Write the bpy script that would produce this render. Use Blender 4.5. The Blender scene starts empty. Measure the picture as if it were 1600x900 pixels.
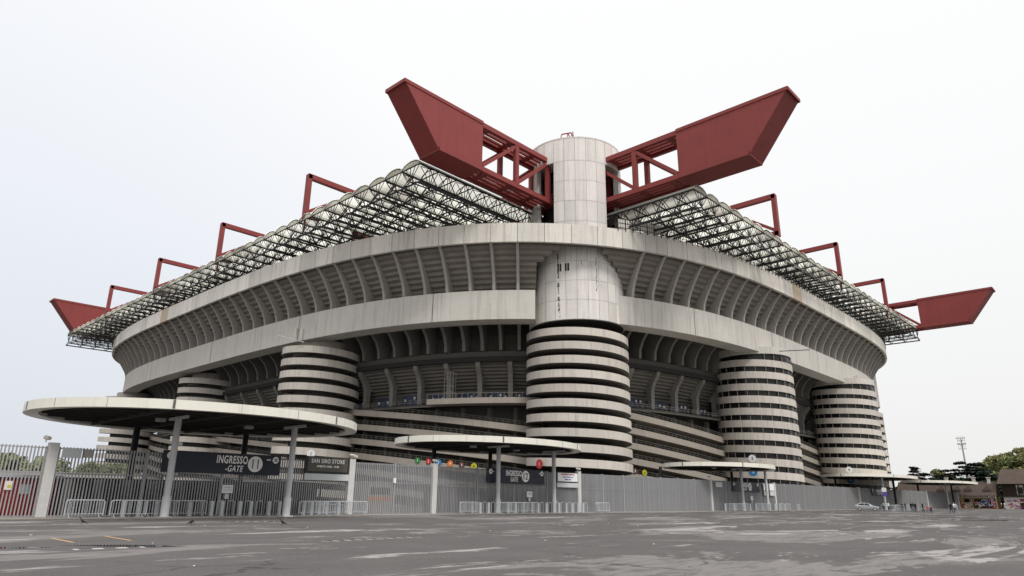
import bpy, bmesh, math, random
import numpy as np
from mathutils import Vector, Matrix
random.seed(7); rng=np.random.default_rng(7)
sc=bpy.context.scene; COL=sc.collection
R=math.radians; PI=math.pi
# ------------------------------------------------------------------ mesh builder
class MB:
    def __init__(s): s.v=[]; s.f=[]; s.t=[]
    def add(s,vs,fs,tone=0.5):
        b=len(s.v); s.v.extend([tuple(p) for p in vs])
        for f in fs: s.f.append([i+b for i in f]); s.t.append(tone)
    def quad(s,a,b,c,d,tone=0.5): s.add([a,b,c,d],[(0,1,2,3)],tone)
    def hexa(s,lo,hi,tone=0.5):
        n=len(lo); vs=list(lo)+list(hi)
        fs=[tuple(range(n))[::-1],tuple(range(n,2*n))]+[(i,(i+1)%n,n+(i+1)%n,n+i) for i in range(n)]
        s.add(vs,fs,tone)
    def box(s,x0,x1,y0,y1,z0,z1,tone=0.5):
        s.hexa([(x0,y0,z0),(x1,y0,z0),(x1,y1,z0),(x0,y1,z0)],[(x0,y0,z1),(x1,y0,z1),(x1,y1,z1),(x0,y1,z1)],tone)
    def bar(s,p,q,w,h=None,up=(0,0,1),tone=0.5):
        p=Vector(p);q=Vector(q);h=h or w; d=(q-p)
        if d.length<1e-6: return
        d.normalize(); u=Vector(up)
        if abs(d.dot(u))>.98: u=Vector((1,0,0))
        a=d.cross(u).normalized(); b=a.cross(d).normalized(); a*=w/2; b*=h/2
        s.hexa([p-a-b,p+a-b,p+a+b,p-a+b],[q-a-b,q+a-b,q+a+b,q-a+b],tone)
    def tube(s,p,q,r,r2=None,n=10,tone=0.5):
        p=Vector(p);q=Vector(q); r2=r if r2 is None else r2; d=(q-p).normalized()
        u=Vector((0,0,1)) if abs(d.z)<.98 else Vector((1,0,0)); a=d.cross(u).normalized(); b=a.cross(d).normalized()
        c=[(math.cos(2*PI*i/n),math.sin(2*PI*i/n)) for i in range(n)]
        s.hexa([p+a*x*r+b*y*r for x,y in c],[q+a*x*r2+b*y*r2 for x,y in c],tone)
    def path(s,pts,r,n=6,tone=.5):
        for a,b in zip(pts[:-1],pts[1:]): s.tube(a,b,r,n=n,tone=tone)
    def cyl(s,cx,cy,z0,z1,r,n=48,tone=.5):
        s.hexa([(cx+r*math.cos(2*PI*i/n),cy+r*math.sin(2*PI*i/n),z0) for i in range(n)],[(cx+r*math.cos(2*PI*i/n),cy+r*math.sin(2*PI*i/n),z1) for i in range(n)],tone)
    def build(s,name,mat,parent=None,smooth=False,bevel=0):
        me=bpy.data.meshes.new(name); me.from_pydata(s.v,[],s.f); 
        at=me.attributes.new('tone','FLOAT','FACE'); at.data.foreach_set('value',s.t)
        me.materials.append(mat)
        if smooth: me.shade_smooth()
        me.update(); o=bpy.data.objects.new(name,me); COL.objects.link(o)
        if parent: o.parent=parent
        return o
def tag(o,label=None,cat=None,group=None,kind=None):
    if label: o['label']=label
    if cat: o['category']=cat
    if group: o['group']=group
    if kind: o['kind']=kind
    return o
def empty(name,loc=(0,0,0),rz=0):
    o=bpy.data.objects.new(name,None); COL.objects.link(o); o.location=loc; o.rotation_euler=(0,0,rz); o.empty_display_size=.3; return o
def copy_tree(o,parent=None):
    c=o.copy(); COL.objects.link(c)
    if parent: c.parent=parent
    for ch in list(o.children): copy_tree(ch,c)
    return c
# ------------------------------------------------------------------ materials
def mat(name,col,rough=.8,metal=0,noise=0,nscale=(1,1,1),ns=1.0,tone=0,streak=0,spec=.3,bump=0,detail=4,dark=None):
    m=bpy.data.materials.new(name); m.use_nodes=True; nt=m.node_tree; N=nt.nodes; L=nt.links; b=N['Principled BSDF']
    b.inputs['Roughness'].default_value=rough; b.inputs['Metallic'].default_value=metal; b.inputs['Specular IOR Level'].default_value=spec
    base=N.new('ShaderNodeRGB'); base.outputs[0].default_value=(*col,1); cur=base.outputs[0]
    tc=N.new('ShaderNodeTexCoord')
    def mul(cur,fac_sock,amount):
        # multiply colour by 1+amount*(x-.5)*2
        ma=N.new('ShaderNodeMath'); ma.operation='MULTIPLY_ADD'; L.new(fac_sock,ma.inputs[0]); ma.inputs[1].default_value=2*amount; ma.inputs[2].default_value=1-amount
        vm=N.new('ShaderNodeVectorMath'); vm.operation='SCALE'; L.new(cur,vm.inputs[0]); L.new(ma.outputs[0],vm.inputs['Scale']); return vm.outputs[0]
    if noise:
        for k,sc_ in ((1,1.0),(.7,5.3)):
            mp=N.new('ShaderNodeMapping'); L.new(tc.outputs['Object'],mp.inputs[0]); mp.inputs['Scale'].default_value=[a*sc_ for a in nscale]
            no=N.new('ShaderNodeTexNoise'); no.inputs['Scale'].default_value=ns; no.inputs['Detail'].default_value=detail; no.inputs['Roughness'].default_value=.6; L.new(mp.outputs[0],no.inputs['Vector'])
            cur=mul(cur,no.outputs['Fac'],noise*k)
    if streak:
        mp=N.new('ShaderNodeMapping'); L.new(tc.outputs['Object'],mp.inputs[0]); mp.inputs['Scale'].default_value=(1.4,1.4,.07)
        no=N.new('ShaderNodeTexNoise'); no.inputs['Scale'].default_value=1.3; no.inputs['Detail'].default_value=5; no.inputs['Roughness'].default_value=.65; L.new(mp.outputs[0],no.inputs['Vector'])
        cr=N.new('ShaderNodeMapRange'); cr.inputs[1].default_value=.30; cr.inputs[2].default_value=.50; L.new(no.outputs['Fac'],cr.inputs[0])
        mx=N.new('ShaderNodeMath'); mx.operation='MULTIPLY_ADD'; L.new(cr.outputs[0],mx.inputs[0]); mx.inputs[1].default_value=streak; mx.inputs[2].default_value=1-streak
        vm=N.new('ShaderNodeVectorMath'); vm.operation='SCALE'; L.new(cur,vm.inputs[0]); L.new(mx.outputs[0],vm.inputs['Scale']); cur=vm.outputs[0]
    if tone:
        a=N.new('ShaderNodeAttribute'); a.attribute_name='tone'
        cur=mul(cur,a.outputs['Fac'],tone)
        if dark:
            st=N.new('ShaderNodeMath'); st.operation='GREATER_THAN'; L.new(a.outputs['Fac'],st.inputs[0]); st.inputs[1].default_value=1.0
            mi=N.new('ShaderNodeMix'); mi.data_type='RGBA'; L.new(st.outputs[0],mi.inputs[0]); L.new(cur,mi.inputs[6]); mi.inputs[7].default_value=(*dark,1); cur=mi.outputs[2]
    L.new(cur,b.inputs['Base Color'])
    if bump:
        no=N.new('ShaderNodeTexNoise'); no.inputs['Scale'].default_value=3; no.inputs['Detail'].default_value=6; L.new(tc.outputs['Object'],no.inputs['Vector'])
        bp=N.new('ShaderNodeBump'); bp.inputs['Strength'].default_value=bump; bp.inputs['Distance'].default_value=.05; L.new(no.outputs['Fac'],bp.inputs['Height']); L.new(bp.outputs[0],b.inputs['Normal'])
    return m
M={}
M['conc']=mat('concrete',(.52,.49,.45),.9,noise=.13,ns=.25,tone=.10,streak=.22,bump=.3)
M['parapet']=mat('parapet_concrete',(.62,.59,.54),.9,noise=.12,ns=.5,tone=.14,streak=.28,bump=.3,dark=(.44,.36,.27))
M['band']=mat('ring_beam_concrete',(.55,.525,.485),.9,noise=.12,ns=.3,streak=.24,bump=.2)
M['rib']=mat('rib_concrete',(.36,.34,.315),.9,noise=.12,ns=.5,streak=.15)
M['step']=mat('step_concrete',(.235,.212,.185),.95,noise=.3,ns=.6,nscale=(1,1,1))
M['ramp']=mat('ramp_concrete',(.33,.295,.255),.9,noise=.12,ns=.4,streak=.15)
M['towerband']=mat('tower_band_concrete',(.54,.50,.45),.9,noise=.10,ns=.5,tone=.08,streak=.26)
M['shaft']=mat('shaft_concrete',(.68,.65,.615),.85,noise=.10,ns=.4,tone=.09,streak=.18,bump=.15)
M['innerc']=mat('inner_concrete_shaded',(.11,.103,.092),.95,noise=.15,ns=.3)  # concrete darkened in colour to paint the shade of inner areas
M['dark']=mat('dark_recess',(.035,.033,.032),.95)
M['red']=mat('red_steel',(.235,.046,.042),.55,noise=.10,ns=.5,spec=.25,streak=.12)
def seams(m,cw,ch,amt,mort=.02):
    nt=m.node_tree;N=nt.nodes;L=nt.links;b=N['Principled BSDF']; src=b.inputs['Base Color'].links[0].from_socket
    tc=N.new('ShaderNodeTexCoord'); sp=N.new('ShaderNodeSeparateXYZ'); L.new(tc.outputs['Object'],sp.inputs[0]); ad=N.new('ShaderNodeMath'); L.new(sp.outputs[0],ad.inputs[0]); L.new(sp.outputs[1],ad.inputs[1]); cb=N.new('ShaderNodeCombineXYZ'); L.new(ad.outputs[0],cb.inputs[0]); L.new(sp.outputs[2],cb.inputs[1])
    br=N.new('ShaderNodeTexBrick'); L.new(cb.outputs[0],br.inputs['Vector']); br.inputs['Scale'].default_value=1; br.inputs['Brick Width'].default_value=cw; br.inputs['Row Height'].default_value=ch; br.inputs['Mortar Size'].default_value=mort; br.inputs['Mortar Smooth'].default_value=.3; br.offset=.5
    br.inputs['Color1'].default_value=(1,1,1,1); br.inputs['Color2'].default_value=(1-amt*.45,)*3+(1,); br.inputs['Mortar'].default_value=(1-amt,)*3+(1,)
    mi=N.new('ShaderNodeMix'); mi.data_type='RGBA'; mi.blend_type='MULTIPLY'; mi.inputs[0].default_value=1; L.new(src,mi.inputs[6]); L.new(br.outputs[0],mi.inputs[7]); L.new(mi.outputs[2],b.inputs['Base Color'])
seams(M['red'],5.6,1.55,.16,.035)
M['stain']=mat('weather_stain',(.13,.12,.11),.95,noise=.4,ns=3)
M['black']=mat('black_steel',(.018,.018,.019),.6,spec=.3)
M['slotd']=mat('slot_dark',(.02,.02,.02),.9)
M['galv']=mat('galvanised_steel',(.47,.49,.51),.45,metal=.2,noise=.12,ns=2)
M['fence']=mat('fence_steel',(.315,.315,.322),.5,metal=.1,noise=.08,ns=1.5,tone=.08)
M['innerrib']=mat('inner_rib_concrete_shaded',(.20,.19,.175),.9,noise=.15,ns=.5)  # darker copy of the rib concrete, recess shade put into its colour
M['istep']=mat('inner_step_concrete_shaded',(.135,.125,.112),.95,noise=.3,ns=.6)  # darker copy of the step concrete, shade under the tiers painted in
M['column']=mat('column_paint',(.52,.53,.54),.55,noise=.12,ns=1.5)
M['post']=mat('post_concrete',(.55,.54,.53),.85,noise=.12,ns=1.5,streak=.1)
M['canopy']=mat('canopy_rim',(.72,.70,.62),.6,noise=.07,ns=.6,streak=.10)
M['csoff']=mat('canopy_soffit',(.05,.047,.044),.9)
M['navy']=mat('navy_board',(.016,.020,.034),.45)
M['white']=mat('white_paint',(.75,.75,.75),.6)
M['cream']=mat('cream_lettering',(.88,.87,.84),.6)
M['lgrey']=mat('light_grey_board',(.52,.54,.55),.5)
M['screen']=mat('olive_screen',(.085,.078,.060),.35)
M['glass']=mat('dark_glass',(.010,.009,.009),.25,spec=.3)
M['glassT']=mat('blue_grey_board',(.035,.05,.09),.5)
M['mull']=mat('mullion',(.22,.207,.198),.6)
M['kred']=mat('kiosk_red',(.22,.012,.014),.5)
M['trunk']=mat('bark',(.06,.045,.035),.95)
M['rust']=mat('tile_roof',(.075,.055,.045),.95,noise=.35,ns=.8)
M['ochre']=mat('ochre_render',(.36,.25,.12),.9,noise=.15,ns=.6)
M['bwhite']=mat('white_render',(.6,.57,.52),.9,noise=.1,ns=1)
M['timber']=mat('dark_timber',(.035,.025,.02),.9)
M['green']=mat('sign_green',(.03,.22,.06),.5); M['signred']=mat('sign_red',(.45,.03,.03),.5); M['blue']=mat('sign_blue',(.02,.18,.42),.5)
M['orange']=mat('sign_orange',(.65,.19,.04),.5); M['brown']=mat('sign_brown',(.10,.035,.03),.5); M['yellow']=mat('sign_yellow',(.45,.42,.03),.5); M['ink']=mat('sign_black',(.02,.02,.02),.5)
M['paint']=mat('orange_line_paint',(.38,.24,.13),.9,noise=.3,ns=6)
M['purple']=mat('sign_purple',(.10,.07,.35),.5)
def leafmat(name,c1,c2):
    m=bpy.data.materials.new(name); m.use_nodes=True; nt=m.node_tree; N=nt.nodes; L=nt.links; b=N['Principled BSDF']
    a=N.new('ShaderNodeAttribute'); a.attribute_name='tone'; mi=N.new('ShaderNodeMix'); mi.data_type='RGBA'
    L.new(a.outputs['Fac'],mi.inputs[0]); mi.inputs[6].default_value=(*c1,1); mi.inputs[7].default_value=(*c2,1); L.new(mi.outputs[2],b.inputs['Base Color'])
    b.inputs['Roughness'].default_value=.8; b.inputs['Specular IOR Level'].default_value=.15; return m
M['leafd']=leafmat('cedar_needles',(.010,.017,.013),(.035,.050,.034))
M['leafg']=leafmat('green_leaves',(.11,.13,.06),(.27,.30,.13))
M['leafo']=leafmat('olive_leaves',(.14,.135,.06),(.31,.30,.14))
M['leafy']=leafmat('pale_leaves',(.13,.13,.06),(.28,.27,.13))
# translucent roof sheet
m=bpy.data.materials.new('translucent_sheet'); m.use_nodes=True; nt=m.node_tree; N=nt.nodes; L=nt.links; N.remove(N['Principled BSDF'])
d=N.new('ShaderNodeBsdfDiffuse'); d.inputs[0].default_value=(.7,.69,.62,1); t=N.new('ShaderNodeBsdfTranslucent'); t.inputs[0].default_value=(.80,.79,.70,1); mx=N.new('ShaderNodeMixShader'); mx.inputs[0].default_value=.75
no=N.new('ShaderNodeTexNoise'); no.inputs['Scale'].default_value=.12; tc=N.new('ShaderNodeTexCoord'); L.new(tc.outputs['Object'],no.inputs['Vector'])
cr=N.new('ShaderNodeValToRGB'); cr.color_ramp.elements[0].position=.33; cr.color_ramp.elements[0].color=(.40,.38,.33,1); cr.color_ramp.elements[1].position=.5; cr.color_ramp.elements[1].color=(.80,.79,.71,1); L.new(no.outputs['Fac'],cr.inputs[0]); L.new(cr.outputs[0],t.inputs[0])
L.new(d.outputs[0],mx.inputs[1]); L.new(t.outputs[0],mx.inputs[2]); L.new(mx.outputs[0],N['Material Output'].inputs[0]); M['sheet']=m
# asphalt
m=bpy.data.materials.new('worn_asphalt'); m.use_nodes=True; nt=m.node_tree; N=nt.nodes; L=nt.links; b=N['Principled BSDF']
tc=N.new('ShaderNodeTexCoord')
def nz(scale,sx=1,sy=1,rot=0,detail=6,rough=.62,dist=0):
    mp=N.new('ShaderNodeMapping'); mp.inputs['Scale'].default_value=(sx,sy,1); mp.inputs['Rotation'].default_value=(0,0,rot); L.new(tc.outputs['Object'],mp.inputs[0])
    n=N.new('ShaderNodeTexNoise'); n.inputs['Scale'].default_value=scale; n.inputs['Detail'].default_value=detail; n.inputs['Roughness'].default_value=rough; n.inputs['Distortion'].default_value=dist; L.new(mp.outputs[0],n.inputs['Vector']); return n.outputs['Fac']
def rng_(sock,a,b_,c=0,d_=1):
    r=N.new('ShaderNodeMapRange'); r.inputs[1].default_value=a; r.inputs[2].default_value=b_; r.inputs[3].default_value=c; r.inputs[4].default_value=d_; L.new(sock,r.inputs[0]); return r.outputs[0]
def mixc(f,a,b_):
    x=N.new('ShaderNodeMix'); x.data_type='RGBA'
    for s_,v in ((0,f),(6,a),(7,b_)):
        if hasattr(v,'is_output'): L.new(v,x.inputs[s_])
        else: x.inputs[s_].default_value=v if s_==0 else (*v,1)
    return x.outputs[2]
fine=rng_(nz(9,detail=8,rough=.75),.3,.7); mid=rng_(nz(.35,detail=6),.3,.7); big=nz(.095,.7,1.3,-.82,detail=9,rough=.66,dist=.6)
col=mixc(mid,(.045,.042,.0415),(.072,.0665,.065)); col=mixc(rng_(fine,0,1,0,.5),col,(.15,.138,.134))
patch=rng_(big,.552,.566)
mb_=N.new('ShaderNodeMath'); mb_.operation='MULTIPLY'; L.new(patch,mb_.inputs[0]); L.new(rng_(nz(1.1,.5,2.2,-.82,detail=8,rough=.75),.38,.52,.25,1),mb_.inputs[1]); patch=mb_.outputs[0]; col=mixc(rng_(patch,0,1,0,.75),col,(.185,.172,.164))
thin=rng_(nz(.16,.5,2.0,-.80,detail=10,rough=.7,dist=.8),.575,.61); col=mixc(rng_(thin,0,1,0,.8),col,(.30,.28,.27))
drk=rng_(nz(.09,.6,2.2,.45,detail=7,rough=.6,dist=.4),.60,.68); col=mixc(rng_(drk,0,1,0,.55),col,(.040,.038,.040))
vo=N.new('ShaderNodeTexVoronoi'); vo.feature='DISTANCE_TO_EDGE'; vo.inputs['Scale'].default_value=.16
mpv=N.new('ShaderNodeMapping'); L.new(tc.outputs['Object'],mpv.inputs[0]); wob=N.new('ShaderNodeTexNoise'); wob.inputs['Scale'].default_value=.8; wob.inputs['Detail'].default_value=6; L.new(tc.outputs['Object'],wob.inputs['Vector']); vma=N.new('ShaderNodeVectorMath'); vma.operation='MULTIPLY_ADD'; L.new(wob.outputs['Color'],vma.inputs[0]); vma.inputs[1].default_value=(2.2,2.2,0); L.new(mpv.outputs[0],vma.inputs[2]); L.new(vma.outputs[0],vo.inputs['Vector'])
crk=rng_(vo.outputs['Distance'],.004,.012,1,0); msk=rng_(nz(.07,detail=3),.48,.56); mcm=N.new('ShaderNodeMath'); mcm.operation='MULTIPLY'; L.new(crk,mcm.inputs[0]); L.new(msk,mcm.inputs[1]); col=mixc(rng_(mcm.outputs[0],0,1,0,.7),col,(.03,.028,.028))
grit=rng_(nz(34,detail=2,rough=.5),.62,.72); col=mixc(rng_(grit,0,1,0,.5),col,(.24,.23,.22)); grd=rng_(nz(27,detail=2,rough=.5),.34,.26); col=mixc(rng_(grd,0,1,0,.55),col,(.028,.026,.026))
L.new(col,b.inputs['Base Color'])
L.new(rng_(drk,0,1,.93,.7),b.inputs['Roughness']); b.inputs['Specular IOR Level'].default_value=.2
bp=N.new('ShaderNodeBump'); bp.inputs['Strength'].default_value=.35; bp.inputs['Distance'].default_value=.03; L.new(nz(14,detail=4),bp.inputs['Height']); L.new(bp.outputs[0],b.inputs['Normal'])
M['asphalt']=m
M['paving']=mat('paving',(.24,.22,.20),.9,noise=.2,ns=1.2)
M['water']=mat('puddle_water',(.05,.05,.05),.05,spec=.8)
# ------------------------------------------------------------------ text
def text_obj(name,s,size,mt,parent,loc,xs=1.0,shear=0,rx=PI/2,rz=0,bold=.0,align='LEFT',th=.012,spacing=1.0,fit=None):
    cu=bpy.data.curves.new(name,'FONT'); cu.body=s; cu.size=size; cu.align_x=align; cu.extrude=th; cu.offset=bold; cu.shear=shear; cu.space_character=spacing; cu.resolution_u=4
    o=bpy.data.objects.new(name,cu); COL.objects.link(o); bpy.context.view_layer.update()
    dg=bpy.context.evaluated_depsgraph_get(); me=bpy.data.meshes.new_from_object(o.evaluated_get(dg)); bpy.data.objects.remove(o); bpy.data.curves.remove(cu)
    
    if fit:
        xs_=[v.co.x for v in me.vertices]; ys_=[v.co.y for v in me.vertices]; x0,x1,y0,y1=min(xs_),max(xs_),min(ys_),max(ys_); fw_,fh_=fit
        ax={'LEFT':x0,'CENTER':(x0+x1)/2}[align]
        me.transform(Matrix.Translation((-ax,-y0,0))); me.transform(Matrix.Diagonal((fw_/(x1-x0),fh_/(y1-y0),1,1)))
    else: me.transform(Matrix.Diagonal((xs,1,1,1)))
    me.materials.clear(); me.materials.append(mt)
    ob=bpy.data.objects.new(name,me); COL.objects.link(ob); ob.parent=parent; ob.location=loc; ob.rotation_euler=(rx,0,rz); return ob
# ------------------------------------------------------------------ stadium base curve
S=1.18; CAMH=1.6
stad=empty('stadium',(0,0,CAMH*(1-S))); stad.scale=(S,S,S)
tag(stad,'huge concrete football stadium with striped round ramp towers and red roof girders','stadium')
CX,CY,A_,B_,NN=143.5,141.0,90.6,97.2,3.5
th=np.linspace(0,2*PI,20001)
c,s_=np.cos(th),np.sin(th); r=(np.abs(c/A_)**NN+np.abs(s_/B_)**NN)**(-1/NN)
P=np.stack([CX+r*c,CY+r*s_],1); seg=np.hypot(*np.diff(P,axis=0).T); arc=np.concatenate([[0],np.cumsum(seg)]); TOT=arc[-1]
def curve(s):
    s=s%TOT; x=np.interp(s,arc,P[:,0]); y=np.interp(s,arc,P[:,1]); e=.6
    x1=np.interp((s+e)%TOT,arc,P[:,0]);y1=np.interp((s+e)%TOT,arc,P[:,1]); x0=np.interp((s-e)%TOT,arc,P[:,0]);y0=np.interp((s-e)%TOT,arc,P[:,1])
    t=Vector((x1-x0,y1-y0)).normalized(); n=Vector((t.y,-t.x)) # outward
    return Vector((x,y)),n,t
def pt(s,off,z):
    p,n,t=curve(s); return (p.x-n.x*off,p.y-n.y*off,z)
def near(x,y):
    return float(arc[np.argmin((P[:,0]-x)**2+(P[:,1]-y)**2)])
def sweep(mb,prof,s0,s1,step=2.0,closed=False,tone=.5,zf=None,caps=False):
    n=max(1,int(round((s1-s0)/step))); ss=[s0+(s1-s0)*i/n for i in range(n+1)]
    rows=[]
    for s in ss:
        p,nn,t=curve(s); dz=zf(s) if zf else 0
        rows.append([(p.x-nn.x*o,p.y-nn.y*o,z+dz) for o,z in prof])
    m=len(prof); vs=[v for r_ in rows for v in r_]; fs=[]
    for i in range(n):
        for j in range(m if closed else m-1):
            k=(j+1)%m; fs.append((i*m+j,(i+1)*m+j,(i+1)*m+k,i*m+k))
    if caps and closed: fs.append(tuple(range(m))); fs.append(tuple(n*m+j for j in range(m))[::-1])
    mb.add(vs,fs,tone)
# towers (x, y, radius, kind)
T0=(82.4,63.15); TW=[(63.2,104.5,6.75,'open'),(65.2,152.5,6.75,'open'),(64.6,198.0,6.75,'open'),(121.0,52.3,6.85,'glass'),(164.6,50.6,6.75,'glass')]
TR=(206.3,61.8)
# whole-ring parts
sT=near(74.6,56.9)+1.0; GAP=7.0

b=MB(); sweep(b,[(4.1,26.7),(4.1,31.15),(7.3,31.15),(7.3,26.7)],sT+GAP,sT-GAP+TOT,2,closed=True,caps=True); b.build('ring_beam',M['band'],stad)
# expansion joints in beam
b=MB()
for x,y in [(66.6,77.5),(57,104),(57,136),(57,168),(60,205),(97,50),(121,47),(143,46),(175,46.5),(208,52)]:
    s=near(x,y); sweep(b,[(4.06,26.75),(4.06,31.12)],s-.04,s+.04,.08)
b.build('beam_joint',M['dark'],stad)
# parapet as panels
b=MB(); npan=int(TOT/3.95); dp=TOT/npan
for i in range(npan):
    tn=rng.random(); 
    if rng.random()<.06: tn=1.2
    z1=40.2+rng.uniform(-.02,.02)
    sweep(b,[(0,37.25),(0,z1),(.5,z1),(.5,37.25)],i*dp+.035,(i+1)*dp-.035,1.3,closed=True,tone=tn,caps=True)
b.build('parapet',M['parapet'],stad)
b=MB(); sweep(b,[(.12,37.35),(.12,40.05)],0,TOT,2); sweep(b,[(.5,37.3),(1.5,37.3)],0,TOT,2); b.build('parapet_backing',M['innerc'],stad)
# stepped underside of upper tier
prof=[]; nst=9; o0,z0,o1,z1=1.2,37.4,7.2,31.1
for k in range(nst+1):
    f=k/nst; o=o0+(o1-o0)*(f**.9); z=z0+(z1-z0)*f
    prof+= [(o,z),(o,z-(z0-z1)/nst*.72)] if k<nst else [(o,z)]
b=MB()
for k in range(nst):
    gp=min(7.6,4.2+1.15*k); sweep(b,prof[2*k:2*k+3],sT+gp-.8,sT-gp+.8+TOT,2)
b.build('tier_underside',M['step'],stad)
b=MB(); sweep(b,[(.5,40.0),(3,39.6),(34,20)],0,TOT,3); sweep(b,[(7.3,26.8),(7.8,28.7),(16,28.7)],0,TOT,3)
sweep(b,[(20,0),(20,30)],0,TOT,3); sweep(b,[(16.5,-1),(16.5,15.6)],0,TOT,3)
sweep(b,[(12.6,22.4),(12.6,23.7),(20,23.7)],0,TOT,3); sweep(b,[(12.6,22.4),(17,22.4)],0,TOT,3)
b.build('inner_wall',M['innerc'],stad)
# visible arc for repeats
s_left=near(75,232); s_right=near(222,60)
# curve runs counter-clockwise: from left facade (theta=pi) going down to the corner and on to the right facade
# ribs of the upper tier
def rib_profile(dep=1.9):
    out=[(.35,37.24),(1.0,36.8),(1.7,36.0),(2.6,34.7),(3.4,33.4),(3.9,32.3),(4.1,31.17)]
    inn=[(7.6,31.17),(7.0,32.0),(4.9,35.0),(2.8,37.24)]
    return out+inn
def make_rib(s,prof,w,name,mt,lbl=None):
    p,n,t=curve(s); b=MB()
    lo=[(p.x-n.x*o-t.x*w/2,p.y-n.y*o-t.y*w/2,z) for o,z in prof]; hi=[(p.x-n.x*o+t.x*w/2,p.y-n.y*o+t.y*w/2,z) for o,z in prof]
    b.hexa(lo,hi); return b.build(name,mt,stad)
def blocked(s,extra=0,towers=None):
    p,_,_=curve(s)
    if (p.x-T0[0])**2+(p.y-T0[1])**2<(10.2+extra)**2 and False: return True
    return False
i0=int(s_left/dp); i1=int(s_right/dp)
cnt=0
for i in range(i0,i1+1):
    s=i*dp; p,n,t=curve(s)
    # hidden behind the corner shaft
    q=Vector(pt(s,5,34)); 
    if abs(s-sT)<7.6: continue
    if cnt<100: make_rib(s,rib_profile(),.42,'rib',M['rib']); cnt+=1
# second tier: wall + ribs
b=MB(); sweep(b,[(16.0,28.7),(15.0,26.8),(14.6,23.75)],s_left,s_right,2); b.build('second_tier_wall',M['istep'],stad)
prof2=[(7.9,28.6),(9.6,27.9),(11.1,26.6),(11.9,25.2),(12.05,23.75),(14.7,23.75),(14.7,26),(13.6,28.6)]
b=MB()
for i in range(i0,i1+1):
    s=i*dp; p,n,t=curve(s)
    if abs(s-sT)<8: continue
    w=.5; lo=[(p.x-n.x*o-t.x*w/2,p.y-n.y*o-t.y*w/2,z) for o,z in prof2]; hi=[(p.x-n.x*o+t.x*w/2,p.y-n.y*o+t.y*w/2,z) for o,z in prof2]
    b2=MB(); b2.hexa(lo,hi)
    if i%1==0: b.v,b.f,b.t=b.v,b.f,b.t; b.add(b2.v,b2.f)
o=b.build('second_tier_brackets',M['innerrib'],stad); o['kind']='stuff'
b=MB(); sweep(b,[(11.9,22.0),(11.9,22.75),(12.6,22.75),(12.6,22.0)],s_left,s_right,2,closed=True); b.build('second_tier_beam',M['dark'],stad)  # beam coloured near-black to paint the shaded gap between the tiers
b=MB(); prof=[]; nst=8
for k in range(nst+1):
    f=k/nst; o=12.7+3.6*f; z=22.2-4.0*f; prof+=[(o,z),(o,z-.34)]
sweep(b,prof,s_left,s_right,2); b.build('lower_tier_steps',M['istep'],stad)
# columns of lower tier
prof3=[(12.2,22.0),(12.4,21.3),(13.3,20.2),(13.8,19.0),(13.9,15.7),(14.7,15.7),(14.8,18.8),(16.6,19.8),(14.6,22.0)]
st=dp*1.75; k=int(s_left/st)
while k*st<s_right:
    make_rib(k*st,prof3,.75,'column',M['innerrib']); k+=1
b=MB(); sweep(b,[(16.4,18.4),(16.4,15.6)],s_left,s_right,2); sweep(b,[(16.4,15.6),(12,15.6)],s_left,s_right,2); b.build('concourse',M['innerc'],stad)
# dark blue booths + small lit signs
k=int(s_left/st)
while k*st<s_right:
    s=(k+.5)*st; b=MB(); sweep(b,[(15.9,15.7),(15.9,17.7),(16.3,17.7)],s-2.3,s+2.0,1.5); k+=1; b.build('booth_front',M['glassT'],stad)
b=MB(); k=int(s_left/st)
while k*st<s_right:
    for q in (.28,.62,.8):
        s=(k+q)*st; z=16.6+.5*rng.random(); p=Vector(pt(s,15.7,z)); b.cyl(p.x,p.y,z,z+.42,.17,n=8)
    k+=1
b.build('booth_light',M['white'],stad)['kind']='stuff'
# ramps with railing, per bay
tc_s=[near(62,236),near(52.5,198),near(52.5,152.5),near(52.5,104.5),near(74,57),near(121,43.9),near(164.6,43.8),near(203,50),near(232,90)]
for bi in range(0,len(tc_s)-2):
    a,e=tc_s[bi],tc_s[bi+1]
    L_=e-a; dropt=3.2*min(1.4,(L_/45))
    hs=0
    for k in range(7):
        zf=lambda s,a=a,e=e,k=k: 15.75-2.33*k-dropt*((s-a-6)/(L_-12))
        b=MB(); sweep(b,[(12.0,-.95),(12.0,0),(12.25,0),(12.25,-.85),(16.6,-.85),(16.6,-.98)],a+2,e-2,2,closed=True,zf=zf)
        o=b.build('ramp',M['ramp'],stad)
        b=MB(); n=int(L_/1.3)
        for j in range(n+1):
            s=a+2+(L_-4)*j/n; z=zf(s); b.bar(pt(s,12.12,z),pt(s,12.12,z+.62),.06)
        sweep(b,[(12.08,.60),(12.08,.67),(12.16,.67),(12.16,.60)],a+2,e-2,2,closed=True,zf=zf)
        sweep(b,[(12.08,.30),(12.08,.35),(12.16,.35),(12.16,.30)],a+2,e-2,2,closed=True,zf=zf)
        b.build('railing',M['innerc'],o)
        # piers behind ramp edge
    b=MB(); n=int(L_/6)
    for j in range(n+1):
        s=a+3+(L_-6)*j/n; p=Vector(pt(s,14,0)); b.box(p.x-.3,p.x+.3,p.y-.3,p.y+.3,-1,15)
    b.build('ramp_piers',M['innerc'],stad)
# concourse parapet (top edge) + railing
b=MB(); sweep(b,[(12.4,15.2),(12.4,15.6),(12.8,15.6),(12.8,15.2)],s_left,s_right,2,closed=True); o=b.build('concourse_edge',M['innerrib'],stad)
b=MB()
for s in np.arange(s_left,s_right,1.3): b.bar(pt(s,12.5,15.6),pt(s,12.5,16.35),.05)
for z in (16.0,16.35): sweep(b,[(12.47,z),(12.47,z+.05),(12.53,z+.05)],s_left,s_right,2)
b.build('railing',M['innerrib'],o)
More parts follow.
